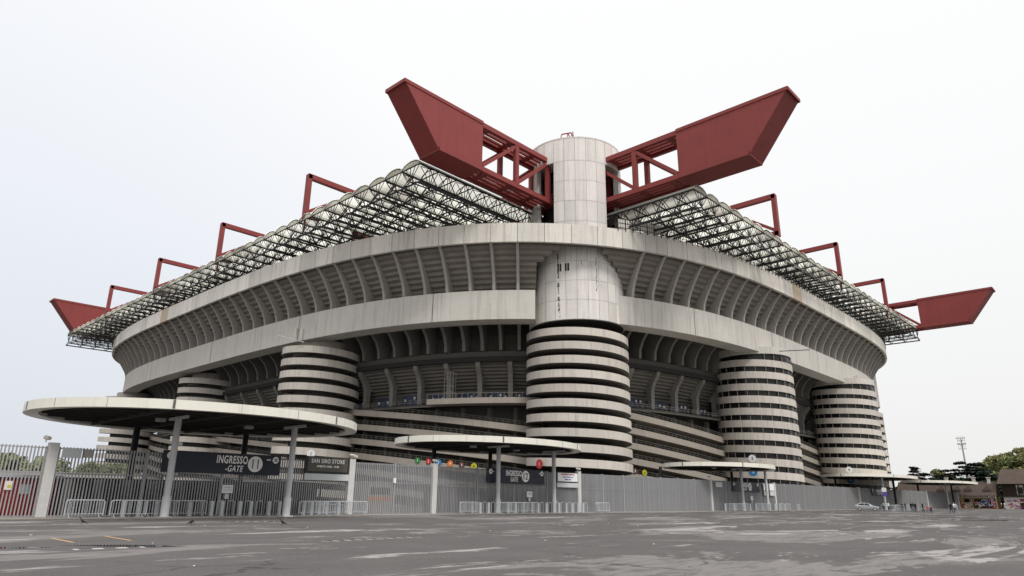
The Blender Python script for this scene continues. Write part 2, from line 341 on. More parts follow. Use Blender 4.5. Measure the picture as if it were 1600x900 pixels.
# raised platform beside the corner tower with a cage
a=near(60,79); e=near(72,60.5)
b=MB(); sweep(b,[(10.4,15.3),(10.4,16.15),(13,16.15),(13,15.3)],a,e,1.5,closed=True,caps=True); o=b.build('platform',M['ramp'],stad)
b=MB()
for s in np.arange(a,e,1.2): b.bar(pt(s,10.5,16.1),pt(s,10.5,16.9),.05)
sweep(b,[(10.48,16.85),(10.48,16.92)],a,e,1.5)
b.build('railing',M['innerrib'],o)
b=MB(); s=a+3.2
for ds in (0,.62,1.24,1.86):
    for of in (11,12): b.bar(pt(s+ds,of,16.1),pt(s+ds,of,20.3),.07)
for z in (16.2,17.2,18.2,19.2,20.3):
    b.bar(pt(s,11,z),pt(s+1.86,11,z),.07); b.bar(pt(s,12,z),pt(s+1.86,12,z),.07)
b.build('stair_cage',M['mull'],stad)
# parapet mesh fence on right facade
a=near(79.2,52.2); e=near(214,50)
b=MB(); n=int((e-a)/1.25)
for j in range(n+1):
    s=a+(e-a)*j/n; b.bar(pt(s,-.06,39.9),pt(s,-.06,41.95),.09)
    if j<n:
        for q in (.33,.66): b.bar(pt(s+(e-a)/n*q,-.02,40.3),pt(s+(e-a)/n*q,-.02,41.9),.03)
for z in (40.5,41.2,41.9): sweep(b,[(-.03,z),(-.03,z+.05),(.02,z+.05),(.02,z)],a,e,2,closed=True)
b.build('parapet_railing',M['black'],stad)
# left end of that fence: light mesh sheet
b=MB(); sweep(b,[(.05,40.35),(.05,41.85)],a,a+7.5,1.25); b.build('mesh_sheet',M['bwhite'],stad)
# ------------------------------------------------------------------ towers
def helix(mb,cx,cy,ri,ro,ztop,zbot,pitch,front_az,zfront,h,zoff=0,tone=.5,thick=.25,full=True,seg=40,slab=None):
    # parapet band (outer) following z_top(phi); phi increases counter-clockwise, z falls
    phi0=front_az-2*PI*((ztop-zfront)/pitch); phi1=front_az+2*PI*((zfront-zbot)/pitch)
    n=int((phi1-phi0)/(2*PI)*seg); rows=[]
    for i in range(n+1):
        ph=phi0+(phi1-phi0)*i/n; z=zfront-pitch*(ph-front_az)/(2*PI)+zoff; c_,s2=math.cos(ph),math.sin(ph)
        rows.append([(cx+ro*c_,cy+ro*s2,z-h),(cx+ro*c_,cy+ro*s2,z),(cx+(ro-.22)*c_,cy+(ro-.22)*s2,z),(cx+(ro-.22)*c_,cy+(ro-.22)*s2,z-h+thick),(cx+ri*c_,cy+ri*s2,z-h+thick),(cx+ri*c_,cy+ri*s2,z-h)])
    vs=[v for r_ in rows for v in r_]; m=6
    for i in range(n):
        tn=.5+.5*math.sin(i//6*12.9898)*.9
        fs=[]
        for j in range(m):
            k=(j+1)%m; fs.append((j,m+j,m+k,k))
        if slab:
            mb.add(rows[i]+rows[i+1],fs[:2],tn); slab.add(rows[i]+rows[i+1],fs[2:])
        else: mb.add(rows[i]+rows[i+1],fs,tn)
    mb.add(rows[0],[tuple(range(6))]); mb.add(rows[-1],[tuple(range(6))[::-1]])
    if slab: slab.build('ramp_slab',M['innerrib'],slab.parent)  # inner faces coloured darker to paint shade into the gaps between bands
def paz(x,y): return math.atan2(-y,-x)
# corner tower
def panels(mb,cx,cy,r,z0,z1,nz,na,gap=.05,skip=None,seed=3):
    rg=np.random.default_rng(seed)
    dz=(z1-z0)/nz
    for iz in range(nz):
        for ia in range(na):
            a0=2*PI*ia/na+gap/2/r; a1=2*PI*(ia+1)/na-gap/2/r; za=z0+iz*dz+gap/2; zb=z0+(iz+1)*dz-gap/2
            am=(a0+a1)/2
            if skip and skip(am,za,zb): continue
            mb.add([(cx+r*math.cos(q),cy+r*math.sin(q),z) for z in (za,zb) for q in (a0,am,a1)],[(0,1,4,3),(1,2,5,4)],rg.random())
def corner_tower(cx,cy,full=True,glass=False):
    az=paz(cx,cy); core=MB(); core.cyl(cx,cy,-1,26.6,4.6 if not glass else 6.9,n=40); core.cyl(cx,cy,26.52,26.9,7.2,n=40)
    t=core.build('tower',M['dark'] if not glass else M['glass'],stad)  # open tower: near-black core and soffit disc paint shade behind the ramp bands
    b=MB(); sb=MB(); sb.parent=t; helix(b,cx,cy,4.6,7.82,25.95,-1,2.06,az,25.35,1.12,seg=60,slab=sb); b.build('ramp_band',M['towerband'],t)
    b=MB(); panels(b,cx,cy,7.45,26.65,38.6,4,28)
    b.cyl(cx,cy,26.62,38.6,7.40,n=56,tone=-1.2)
    sh=b.build('shaft',M['shaft'],t)
    b=MB()
    for da in (-.36,-.31,-.20,-.15):
        a=az-da*-1 if False else az+da; p=Vector((cx+7.48*math.cos(a),cy+7.48*math.sin(a))); tt=Vector((-math.sin(a),math.cos(a)))
        pp=[(p.x+tt.x*w,p.y+tt.y*w,z) for w,z in ((-.13,34.1),(.13,34.1),(.13,35.3),(-.13,35.3))]; b.add(pp,[(0,1,2,3)])
    b.build('vent_slot',M['dark'],sh)
    if full:
        slot=lambda am,za,zb: zb<52.6 and any(abs(math.cos(am-q))>math.cos(.30) and math.cos(am-q)>0 for q in (PI,1.5*PI,0,PI/2))
        b=MB(); panels(b,cx,cy,7.7,38.6,52.2,4,28,skip=slot,seed=5); panels(b,cx,cy,7.7,52.2,56.2,1,28,seed=9)
        b.cyl(cx,cy,52.2,56.15,7.65,n=56,tone=-1.2); b.cyl(cx,cy,56.15,56.35,7.74,n=56,tone=0)
        # thin shell behind panels, leaving the slots open
        for ia in range(112):
            a0=2*PI*ia/112;a1=2*PI*(ia+1)/112; am=(a0+a1)/2
            if slot(2*PI*(int(am/(2*PI)*28)+.5)/28,40,50): continue
            b.hexa([(cx+r_*math.cos(q),cy+r_*math.sin(q),38.6) for r_,q in ((7.65,a0),(7.65,a1),(6.9,a1),(6.9,a0))],[(cx+r_*math.cos(q),cy+r_*math.sin(q),52.2) for r_,q in ((7.65,a0),(7.65,a1),(6.9,a1),(6.9,a0))],tone=-1.2)
        b.build('upper_shaft',M['shaft'],t)
        b=MB(); b.cyl(cx,cy,38.6,52.2,5.2,n=24); b.build('slot_core',M['slotd'],t)  # near-black filler core paints the shade inside the girder slots
        b=MB()
        hx,hy=cx+1,cy+2
        hx,hy,hz=cx-5.0,cy-2.6,56.3
        L3=lambda a,z:(hx-.68*a,hy+.73*a,hz+z)
        b.bar(L3(1.3,0),L3(.9,1.7),.16); b.bar(L3(.9,1.7),L3(-.5,2.0),.16); b.bar(L3(.3,0),L3(-.1,1.9),.14); b.bar(L3(-.1,1.9),L3(-.9,.1),.14); b.bar(L3(-.6,2.1),L3(-1.1,0),.16); b.bar(L3(-.9,2.2),L3(-1.0,0),.12); b.bar(L3(1.1,.9),L3(-.9,1.1),.1)
        b.build('rooftop_hoist',M['red'],t)
    return t
tT=corner_tower(*T0)
rg_=random.Random(4); az0=paz(*T0)
b=MB()
for (a_,z0_,z1_,wm) in ((-.36,28.0,37.2,.22),(-.34,27.0,29.5,.10),(.42,31,37,.07),(.12,34.5,37.3,.06)):
    z=z0_
    while z<z1_:
        dz=rg_.uniform(.25,.7); w_=wm*rg_.uniform(.2,1.0); c0=az0+a_+rg_.uniform(-.008,.008)
        if rg_.random()<.8: b.quad(*[(T0[0]+7.475*math.cos(c0+q),T0[1]+7.475*math.sin(c0+q),zz) for q,zz in ((-w_/7.3,z),(w_/7.3,z),(w_/7.3*.6,z+dz),(-w_/7.3*.6,z+dz))])
        z+=dz
b.build('weather_stain',M['stain'],tT)
tT['label']='corner tower rising through the roof between the two big red girders'
def glass_strip(cx,cy,r,az,zt,zb,pitch,zfront,h,parent,nm=24):
    b=MB()
    turns=int((zt-zb)/pitch)
    phi0=az-2*PI*((zt-zfront)/pitch); phi1=az+2*PI*((zfront-zb)/pitch); n=int((phi1-phi0)/(2*PI)*nm)
    for i in range(n+1):
        ph=phi0+(phi1-phi0)*i/n; z=zfront-pitch*(ph-az)/(2*PI)
        p=(cx+r*math.cos(ph),cy+r*math.sin(ph))
        b.bar((p[0],p[1],z-pitch-.05),(p[0],p[1],z-h+.05),.08,.14,up=(math.cos(ph),math.sin(ph),0))
    b.build('mullions',M['mull'],parent)['kind']='stuff'
def ramp_tower(cx,cy,r,kind):
    az=paz(cx,cy); zf=25.35; pitch=2.06 if kind=='open' else 2.11; h=1.15 if kind=='open' else 1.2
    core=MB(); core.cyl(cx,cy,-1,26.1,4.2 if kind=='open' else r-.35,n=40)
    if kind=='glass': core.cyl(cx,cy,26.0,26.4,r-.35,n=40)
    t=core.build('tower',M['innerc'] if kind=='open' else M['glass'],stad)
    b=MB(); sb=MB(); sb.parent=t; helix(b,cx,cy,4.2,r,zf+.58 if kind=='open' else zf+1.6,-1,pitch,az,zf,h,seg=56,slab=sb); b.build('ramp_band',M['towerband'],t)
    if kind=='open':
        b=MB(); b.cyl(cx,cy,25.4,27.0,4.25,n=40); b.cyl(cx+.3,cy,24.4,25.45,5.2,n=40); b.build('tower_cap',M['towerband'],t)
    else:
        glass_strip(cx,cy,r-.15,az,zf+2.0,-1,pitch,zf,h,t)
        b=MB(); b.cyl(cx,cy,26.35,27.6,r-.06,n=56); b.build('tower_cap',M['band'],t)
    return t
for i,(x,y,r_,k) in enumerate(TW):
    t=ramp_tower(x,y,r_,k)
    for nm in ('ramp_band','tower_cap'): pass
# far corner tower on the right
tr=corner_tower(*TR,full=False,glass=True)
glass_strip(TR[0],TR[1],7.7,paz(*TR),25.35,-1,2.06,25.35,1.17,tr)
# arms and boxes on towers
b=MB(); p=Vector((57.6,101.0)); b.bar((57.2,100.6,25.9),(54.0,103.6,27.0),.12); b.build('lamp_arm',M['galv'],stad)
b=MB(); b.bar(pt(near(52.5,104),3.9,26.6),pt(near(52.5,104),3.9,29.0),.5,.35); b.build('loudspeaker',M['bwhite'],stad); b=MB(); b.bar(pt(near(52.5,102.3),3.9,26.6),pt(near(52.5,102.3),3.9,28.6),.45,.3); b.build('loudspeaker',M['bwhite'],stad)
b=MB(); b.bar((117,45.4,26.6),(122,42.0,27.2),.12); b.build('lamp_arm',M['black'],stad)
b=MB(); s=near(166,43.9); b.bar(pt(s,3.85,26.9),pt(s,3.85,29.0),.5,.3); b.build('loudspeaker',M['bwhite'],stad); b=MB(); b.bar(pt(s+1.6,3.85,26.9),pt(s+1.6,3.85,29.4),.5,.3); b.build('loudspeaker',M['bwhite'],stad)
# ------------------------------------------------------------------ red girders
ZT,ZB=53.5,45.75
def girder(org,ux,length_neg,length_pos,w,lbl,solid0,solid1):
    """org centre point at tower, ux unit direction of the prow; coordinates along ux"""
    u=Vector(ux); v=Vector((-u.y,u.x))
    def g(a,bv,z): q=Vector(org)+u*a+v*bv; return (q.x,q.y,z)
    h=w/2; b=MB(); ch=.75
    xt,xb=length_pos            # tip at top, tip at bottom
    for sd in (-h+.3,h-.3):
        b.bar(g(-length_neg,sd,ZT-ch/2),g(solid0,sd,ZT-ch/2),.6,ch); b.bar(g(-length_neg,sd,ZB+ch/2),g(solid0,sd,ZB+ch/2),.6,ch)
        # verticals and diagonals
        st=7.4; n=int((length_neg+solid0)/st); xs=[solid0-st*1.0*k for k in range(n+1)]
        for k in range(n):
            a0=xs[k]; a1=xs[k+1]
            b.bar(g(a1,sd,ZB+.5),g(a1,sd,ZT-.5),.55,.75,up=(u.x,u.y,0))
            if k%1==0: b.bar(g(a0-.2,sd,ZB+.9),g(a1+.2,sd,ZT-.9),.45,.5)
            b.box(*sorted((g(a0,sd,0)[0]-.0,g(a0,sd,0)[0]+.0)),*sorted((g(a0,sd,0)[1],g(a0,sd,0)[1])),0,0) if False else None
    # longitudinal ribs top and bottom + cross plates
    for z in (ZT-.35,ZB+.35):
        for sd in (-h*.62,-h*.22,h*.22,h*.62): b.bar(g(-length_neg,sd,z),g(solid0,sd,z),.42,.3)
        a=solid0-1.5
        while a>-length_neg: b.bar(g(a,-h+.5,z-.02),g(a,h-.5,z-.02),1.0,.25); a-=5.2
    o=b.build('roof_girder',M['red'],stad)
    if lbl: o['label']=lbl
    # solid prow: closed box with slanted end
    b=MB(); lo=[g(solid0,-h,ZB+.02),g(xb,-h,ZB+.02),g(xt,-h,ZT-.02),g(solid0,-h,ZT-.02)]; hi=[g(solid0,h,ZB+.02),g(xb,h,ZB+.02),g(xt,h,ZT-.02),g(solid0,h,ZT-.02)]
    b.hexa(lo,hi); 
    # edge flanges
    b.bar(g(solid0,-h-.04,ZT-.12),g(xt,-h-.04,ZT-.12),.12,.5); b.bar(g(solid0,-h-.04,ZB+.25),g(xb,-h-.04,ZB+.25),.12,.5)
    b.bar(g(solid0,h+.04,ZT-.12),g(xt,h+.04,ZT-.12),.12,.5); b.bar(g(solid0,h+.04,ZB+.25),g(xb,h+.04,ZB+.25),.12,.5)
    b.bar(g(xb+.03,-h,ZB+.25),g(xb+.03,h,ZB+.25),.12,.55); b.bar(g(xt+.02,-h,ZT-.18),g(xt+.02,h,ZT-.18),.1,.5)
    # seams on the slanted end
    b.build('clad_prow',M['red'],o)
    return o
girder((84,64.6),(-1,0),120,(38.0,31.6),4.0,'big red girder whose prow points out over the left facade',23.6,0)
girder((82.9,64.6),(0,-1),100,(38.0,32.0),4.1,'big red girder whose prow points out over the right facade',21.5,0)
girder((84,220.5),(-1,0),60,(38.0,31.6),4.0,'distant red girder prow at the far left end of the roof',22.4,0)
girder((203.0,64.6),(0,-1),100,(41.5,35.5),4.1,'distant red girder prow at the far right end of the roof',24.6,0)
def frame(org,ux,off,lbl=None):
    u=Vector(ux)
    def g(a,z): q=Vector(org)+u*a; return (q.x,q.y,z)
    b=MB(); w=.85
    b.bar(g(off,ZT-.4),g(-40,ZT-.4),w,.85); b.bar(g(off-.3,ZB-.3),g(off-.3,ZT-.1),w,.75,up=(u.x,u.y,0))
    b.bar(g(off-.6,ZB+1.0),g(off-9.0,ZT-1.0),w*.6,.5); b.bar(g(off,ZB+.25),g(off-3,ZB+.45),w,.8)
    b.hexa([(*g(off-7.9,0)[:2],ZT-1.9)]*0 or [g(off-8.0,ZT-.7),g(off-12.0,ZT-.7),g(off-11.2,ZT-1.9),g(off-8.8,ZT-1.9)],[tuple(Vector(q)+Vector((-u.y,u.x,0))*.7) for q in (g(off-8.0,ZT-.7),g(off-12.0,ZT-.7),g(off-11.2,ZT-1.9),g(off-8.8,ZT-1.9))])
    b.bar(g(off-10,ZT-1.0),g(off-10,ZB),w,.8,up=(u.x,u.y,0)); b.bar(g(off-10.4,ZB+1),g(off-20,ZT-1),w*.6,.42); b.bar(g(off-20,ZT-.5),g(off-20,ZB),w,.7,up=(u.x,u.y,0))
    b.bar(g(off-10,ZB),g(-40,ZB),w,.6)
    for q in (off-.35,off-10): b.bar(g(q,ZB-.2),g(q,ZB-2.2),.28)
    o=b.build('roof_frame',M['red'],stad)
    return o
for y in (96.4,128.5,160.3,192.2): frame((84,y),(-1,0),84-52.3)
for x in (111.8,143.5,175.9): frame((x,64.6),(0,-1),64.6-41.2)
# ------------------------------------------------------------------ roof lattice and vaults
def roof(u,v,org,nv,wv,depth,nd,dz0=0,dz1=0):
    """u: inward direction from the edge, v: along the facade; org: corner at the edge"""
    u=Vector(u);v=Vector(v);o=Vector(org); zb,zt=41.5,44.6
    def g(a,bv,z): q=o+u*a+v*bv; return (q.x,q.y,z+dz0+(dz1-dz0)*bv/(nv*wv))
    b=MB(); hv=.9; dd=depth/nd
    arch=[(wv/2-wv/2*math.cos(PI*k/8),hv*math.sin(PI*k/8)) for k in range(9)]
    for i in range(nv+1):
        s=i*wv
        b.bar(g(0,s,zb+.3),g(depth,s,zb+.3),.26,.26); b.bar(g(0,s,zt),g(depth,s,zt),.22,.2)
        for k in range(nd):
            a=k*dd; b.bar(g(a,s,zb+.3),g(a+dd/2,s,zt),.10); b.bar(g(a+dd/2,s,zt),g(a+dd,s,zb+.3),.10)
        if i==nv: break
        for k in range(nd+1):
            a=k*dd
            b.bar(g(a,s,zb+.3),g(a,s+wv,zb+.3),.10,.10) 
            b.bar(g(a,s,zt),g(a,s+wv,zt),.13,.13)
            for q,(x0,z0) in enumerate(arch[:-1]):
                x1,z1=arch[q+1]; b.bar(g(a,s+x0,zt+z0),g(a,s+x1,zt+z1),.09)
            # spokes from mid bottom tie
            m=g(a,s+wv/2,zb+.9)
            for x1 in (0,.25,.5,.75,1): b.bar(m,g(a,s+wv*x1,zt+(hv*.8 if (k>0 and 0<x1<1) else 0)),.075)
            if k>0: b.bar(g(a,s+wv*.25,zt+hv*.6),g(a-dd/2,s+wv/2,zt+hv),.08); b.bar(g(a,s+wv*.75,zt+hv*.6),g(a-dd/2,s+wv/2,zt+hv),.08)
            b.bar(g(a,s,zb+.3),m,.12); b.bar(m,g(a,s+wv,zb+.3),.12)
            if k<nd: b.bar(m,g(a+dd,s+wv/2,zb+1.1),.13)
    b.build('roof_lattice',M['black'],stad)
    b=MB()
    for i in range(nv):
        s=i*wv; n=int(depth/4)
        pr=[(s+x0,zt+.12+z0*1.03) for x0,z0 in arch]
        for q in range(len(pr)-1):
            b.quad(g(-.1,pr[q][0],pr[q][1]),g(-.1,pr[q+1][0],pr[q+1][1]),g(depth,pr[q+1][0],pr[q+1][1]),g(depth,pr[q][0],pr[q][1]))
        b.add([g(.02,s,zt)]+[g(.02,y_,z_) for y_,z_ in pr]+[g(.02,s+wv,zt)],[tuple(range(len(pr)+2))])
    o_=b.build('roof_vaults',M['sheet'],stad,smooth=False)
roof((1,0,0),(0,1,0),(52.3,66.4,0),40,3.92,34,10,.45,.1)
roof((0,1,0),(1,0,0),(81.4,41.2,0),31,3.92,34,10,-1.0,1.0)
# ------------------------------------------------------------------ ground
b=MB(); b.quad((-1500,-1500,0),(3500,-1500,0),(3500,3500,0),(-1500,3500,0)); tag(b.build('ground',M['asphalt']),kind='structure')
def YF(x): return 55.3-.0255*x
b=MB()
for x0,x1 in ((-40,90),(90,300)):
    b.hexa([(x0,YF(x0)-3.2,0.004),(x1,YF(x1)-3.2,0.004),(x1,YF(x1)+1,0.004),(x0,YF(x0)+1,0.004)],[(x0,YF(x0)-3.2,.06),(x1,YF(x1)-3.2,.06),(x1,YF(x1)+1,.06),(x0,YF(x0)+1,.06)])
tag(b.build('pavement',M['paving']),kind='structure')
# ------------------------------------------------------------------ fence
fen=empty('perimeter_fence',(13,YF(13),0)); tag(fen,'long tall grey steel slat fence closing off the stadium','fence')
def fpart(b,name,mt): 
    o=b.build(name,mt); o.parent=fen; o.matrix_parent_inverse=Matrix.Translation((-13,-YF(13),0)); return o
posts=[(-2,.35),(13.4,.62),(36.9,.6),(46.65,.6),(69.6,.6),(102.2,.55),(125,.5),(168,.5),(221,.5),(255,.5)]
for i,(x,w) in enumerate(posts):
    b=MB(); y=YF(x); zt_=4.85 if i<5 else 4.75; b.box(x-w/2,x+w/2,y-.22,y+.22,0,zt_)
    o=fpart(b,'post',M['post'])
gates=[(13.75,36.6),(47,69.3),(102.5,124.7),(168.3,220.8)]
for i in range(len(posts)-1):
    x0=posts[i][0]+posts[i][1]/2; x1=posts[i+1][0]-posts[i+1][1]/2
    pitch=.205 if x0<60 else .22; n=int((x1-x0)/pitch); b=MB()
    for k in range(n+1):
        x=x0+(x1-x0)*(k+.5)/(n+1); y=YF(x); b.box(x-.036,x+.036,y-.055,y+.055,.06,4.6,tone=rng.random())
    fpart(b,'slat_panel',M['fence'])
    b=MB(); 
    for z,hh in ((2.86,.10),(4.5,.06),(.12,.08)): b.bar((x0,YF(x0)+.08,z),(x1,YF(x1)+.08,z),.1,hh)
    npst=max(2,int((x1-x0)/4.2)) if x0>69 else max(2,int((x1-x0)/5))
    for k in range(1,npst):
        x=x0+(x1-x0)*k/npst; b.box(x-.07,x+.07,YF(x)-.10,YF(x)+.14,0.05,4.68)
    fpart(b,'fence_rail',M['fence'])
# gate housings behind fence (turnstile boxes, wide grey posts)
for gi,(x0,x1) in enumerate([(15.2,36),(49,69),(103,124),(172,200)]):
    e=empty('turnstile_row',((x0+x1)/2,YF(x0)+2.2,0)); tag(e,['row of grey turnstile housings behind the fence of gate 11','row of grey turnstile housings behind the fence of gate 12','row of grey turnstile housings behind the fence of gate 13','farthest row of grey turnstile housings behind the fence'][gi],'turnstiles','turnstile rows behind the fence')
    x=x0
    while x<x1:
        b=MB(); y=YF(x)+1.6; b.box(x,x+.35,y,y+1.4,0,2.55); b.box(x+.9,x+1.0,y+.2,y+.3,0,2.5)
        for z in np.arange(.4,2.3,.22): b.bar((x+.35,y+.6,z),(x+.85,y+.6,z),.04)
        o=b.build('housing',M['innerrib']); o.parent=e; o.matrix_parent_inverse=Matrix.Translation((-(x0+x1)/2,-(YF(x0)+2.2),0)); x+=1.9
    b=MB(); b.box(x0,x1,YF(x0)+4.2,YF(x0)+4.4,0,2.7); o=b.build('back_wall',M['dark']); o.parent=e; o.matrix_parent_inverse=Matrix.Translation((-(x0+x1)/2,-(YF(x0)+2.2),0))
# security cameras on posts
for i,(x,lb) in enumerate([(12.9,'pale security camera on the wide post at far left'),(36.9,'security cameras on the post beside the store board'),(46.6,'security camera on the post right of the closed gate'),(69.5,'security camera on the post right of gate 12'),(101.7,'pair of white cameras on the post left of gate 13')]):
    e=empty('security_camera',(x,YF(x),4.85)); tag(e,lb,'camera','security cameras on fence posts')
    b=MB(); b.bar((0,0,0),(0,0,.25),.06); b.build('bracket',M['galv'],e)
    b=MB(); b.tube((-.05,.15,.33),(.1,-.35,.25),.13,n=12); b.build('camera_body',M['bwhite'],e)
    if i in (1,4): b=MB(); b.tube((.3,.15,.30),(.35,-.3,.22),.11,n=12); b.build('camera_body',M['bwhite'],e)
# ------------------------------------------------------------------ canopies
def canopy(cx,cy,a,bb,zc,cols,lbl,rear):
    e=empty('gate_canopy',(cx,cy,0)); tag(e,lbl,'canopy','round canopies over the gates')
    n=72; b=MB(); E=[(math.cos(2*PI*i/n),math.sin(2*PI*i/n)) for i in range(n)]
    hh=.62
    rim=[(a,bb,zc),(a,bb,zc+hh),(a-.35,bb-.35,zc+hh+.02),(a-.6,bb-.6,zc+hh-.1)]
    inn=[(a,bb,zc),(a-.9,bb-.9,zc+.04),(a-1.0,bb-1.0,zc+.35)]
    for prof in (rim,inn):
        for k in range(len(prof)-1):
            (a0,b0,z0),(a1,b1,z1)=prof[k],prof[k+1]
            for i in range(n):
                c0,s0=E[i]; c1,s1=E[(i+1)%n]; b.quad((a0*c0,b0*s0,z0),(a0*c1,b0*s1,z0),(a1*c1,b1*s1,z1),(a1*c0,b1*s0,z1))
    b.add([(x*(a-.5),y*(bb-.5),zc+hh-.1) for x,y in E],[tuple(range(n))]); b.build('rim',M['canopy'],e)
    b=MB()
    for i in range(0,n,4):
        c0,s0=E[i]; b.bar(((a+.004)*c0,(bb+.004)*s0,zc+.02),((a+.004)*c0,(bb+.004)*s0,zc+hh-.01),.035,.012,up=(-s0,c0,0))
        if i%12==0: b.bar(((a+.004)*c0,(bb+.004)*s0,zc+.05),((a+.004)*c0,(bb+.004)*s0,zc+hh-.02),.05,.16,up=(-s0,c0,0))
    b.build('rim_joint',M['stain'],e)['kind']='stuff'
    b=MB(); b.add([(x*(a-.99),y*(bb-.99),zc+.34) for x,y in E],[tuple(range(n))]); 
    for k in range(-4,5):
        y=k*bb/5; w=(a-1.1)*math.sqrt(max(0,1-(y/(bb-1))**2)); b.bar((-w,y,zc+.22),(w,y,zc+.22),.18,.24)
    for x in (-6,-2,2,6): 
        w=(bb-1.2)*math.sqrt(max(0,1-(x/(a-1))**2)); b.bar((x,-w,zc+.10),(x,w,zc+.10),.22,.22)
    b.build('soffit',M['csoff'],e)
    for (x,y) in cols:
        b=MB(); b.box(x-cx-.4,x-cx+.4,y-cy-.4,y-cy+.4,0,.09); b.tube((x-cx,y-cy,0),(x-cx,y-cy,zc+.1),.235,.235,n=20); b.tube((x-cx,y-cy,0),(x-cx,y-cy,1.45),.30,n=20); b.bar((x-cx,y-cy-1.6,zc+.02),(x-cx,y-cy+1.6,zc+.02),.2,.2); b.build('column',M['column'],e,smooth=False)
    for (x,y) in rear:
        b=MB(); b.tube((x-cx,y-cy,0),(x-cx,y-cy,zc+.1),.25,n=20); b.build('column',M['black'],e)
    for x in (-4,3): b=MB(); b.box(x-.3,x+.3,-1.3,-.8,zc-.12,zc+.12); b.build('floodlight',M['galv'],e)
    return e
canopy(24.0,56,12.4,10.4,6.95,[(20.4,52.6),(29.3,51.6)],'largest pale rimmed canopy, over gate 11 at the left',[(21,62.5),(30.4,62.2)])
canopy(57.0,56.2,12.2,8.8,6.95,[(54.9,53.1),(64.1,52.9)],'pale oval canopy over gate 12, left of the corner tower',[(53.3,62),(62.6,62)])
canopy(109.4,54.5,12.2,8,6.6,[(110.6,51.4),(119.9,51.3)],'small pale canopy over gate 13, right of the corner tower',[(99,59.5),(121,58)])
canopy(181,52,20,9,6.9,[(171.8,46.9)],'long pale canopy behind the silver car',[(183,47.6),(172,57)])
canopy(240,50,21,9,6.9,[(236,47.7)],'farthest pale canopy, close to the half-timbered houses',[(243,47.7),(232,54)])
# ------------------------------------------------------------------ signs
def board(x0,x1,z0,z1,name,label,cat,mt,dy=-.26,group=None):
    xm=(x0+x1)/2; e=empty(name,(xm,YF(xm)+dy,z0),-.0255); tag(e,label,cat,group)
    b=MB(); w=(x1-x0)/2; b.box(-w,w,-.06,.06,0,z1-z0); b.build('panel',mt,e); return e,w,z1-z0
def disc(e,x,z,r,mt,y=-.075,name='disc',n=40,th=.02):
    b=MB(); b.hexa([(x+r*math.cos(2*PI*i/n),y,z+r*math.sin(2*PI*i/n)) for i in range(n)],[(x+r*math.cos(2*PI*i/n),y+th,z+r*math.sin(2*PI*i/n)) for i in range(n)]); return b.build(name,mt,e)
def gate_sign(x0,x1,z0,z1,num,lbl,prev,nxt,dash):
    e,w,h=board(x0,x1,z0,z1,'gate_sign',lbl,'sign',M['navy'],group='navy gate boards')
    ix=-w*.14 if num=='11' else -w*.38
    text_obj('lettering','INGRESSO',.9,M['cream'],e,(ix,-.075,h*.50),bold=.022,spacing=1.12,fit=(2.5,.62))
    text_obj('lettering',('-' if dash else '')+'GATE',.58,M['cream'],e,(ix+.75,-.075,h*.12),shear=.22 if dash else 0,bold=.006,spacing=1.08,fit=(1.45 if dash else 1.15,.48))
    cxn=ix+2.62+.55; disc(e,cxn,h*.52,.62,M['cream'])
    text_obj('lettering',num,.88,M['navy'],e,(cxn,-.10,h*.52-.36),align='CENTER',bold=.004,spacing=1.35 if num=='11' else 1.1,fit=(.50 if num=='11' else .68,.74))
    for sx,tx in ((-w+.55,prev),(w-.45,nxt)):
        if tx:
            disc(e,sx,h-.38,.27,M['cream']); text_obj('lettering',tx,.34,M['navy'],e,(sx,-.10,h-.50),xs=.8,align='CENTER',bold=.01)
    b=MB()
    if num=='11': 
        b.box(w-1.25,w-1.0,-.075,-.06,h-.41,h-.35); b.add([(w-1.0,-.075,h-.46),(w-.86,-.075,h-.38),(w-1.0,-.075,h-.30)],[(0,1,2)])
    else:
        b.box(w-.98,w-.78,-.075,-.06,h-.41,h-.35); b.box(-w+.86,-w+1.1,-.075,-.06,h-.41,h-.35)
    b.build('arrow',M['cream'],e)
gate_sign(20.4,29.8,3.17,4.77,'11','navy board reading INGRESSO -GATE 11 on the fence','10','12',True)
gate_sign(53.7,62.95,3.15,4.72,'12','navy board reading INGRESSO GATE 12 on the fence','11','13',False)
gate_sign(108.9,118.5,3.05,4.6,'13','navy board reading INGRESSO GATE 13 on the fence','12','14',False)
gate_sign(176,186,3.05,4.6,'14','navy board with number 14, half hidden behind the silver car canopy','13','15',False)
e,w,h=board(32.1,36.45,3.5,4.9,'store_display','dark framed screen reading SAN SIRO STORE above a grey strip','screen',M['ink'],dy=-.3)
b=MB(); b.box(-w+.22,w-.18,-.075,-.055,.14,h-.04); b.build('screen',M['screen'],e)
text_obj('lettering','SAN SIRO STORE',.50,M['white'],e,(0,-.09,h*.60),align='CENTER',bold=.012,spacing=1.1,fit=(3.3,.36))
text_obj('lettering','APERTO 10.00 - 19.00',.25,M['white'],e,(0,-.09,h*.34),align='CENTER',bold=.012,spacing=1.1,fit=(2.2,.18))
board(32.1,36.5,2.9,3.44,'blank_board','blank pale strip under the store screen','board',M['lgrey'],dy=-.3)
e,w,h=board(65.2,69.1,3.5,4.66,'notice_board','white notice board with small print right of gate 12 sign','sign',M['ink'],dy=-.3)
b=MB(); b.box(-w+.08,w-.08,-.075,-.055,.08,h-.1); b.build('panel',M['white'],e)
for q,(tx,sz) in enumerate([('SAN SIRO MUSEUM & STADIUM TOUR',.2),('APERTO TUTTI I GIORNI 9.30 - 18.00',.16),('INGRESSO GATE 8',.2)]): text_obj('lettering',tx,sz,M['signred' if q==0 else 'purple'],e,(0,-.09,h*.72-.3*q),xs=.75,align='CENTER')
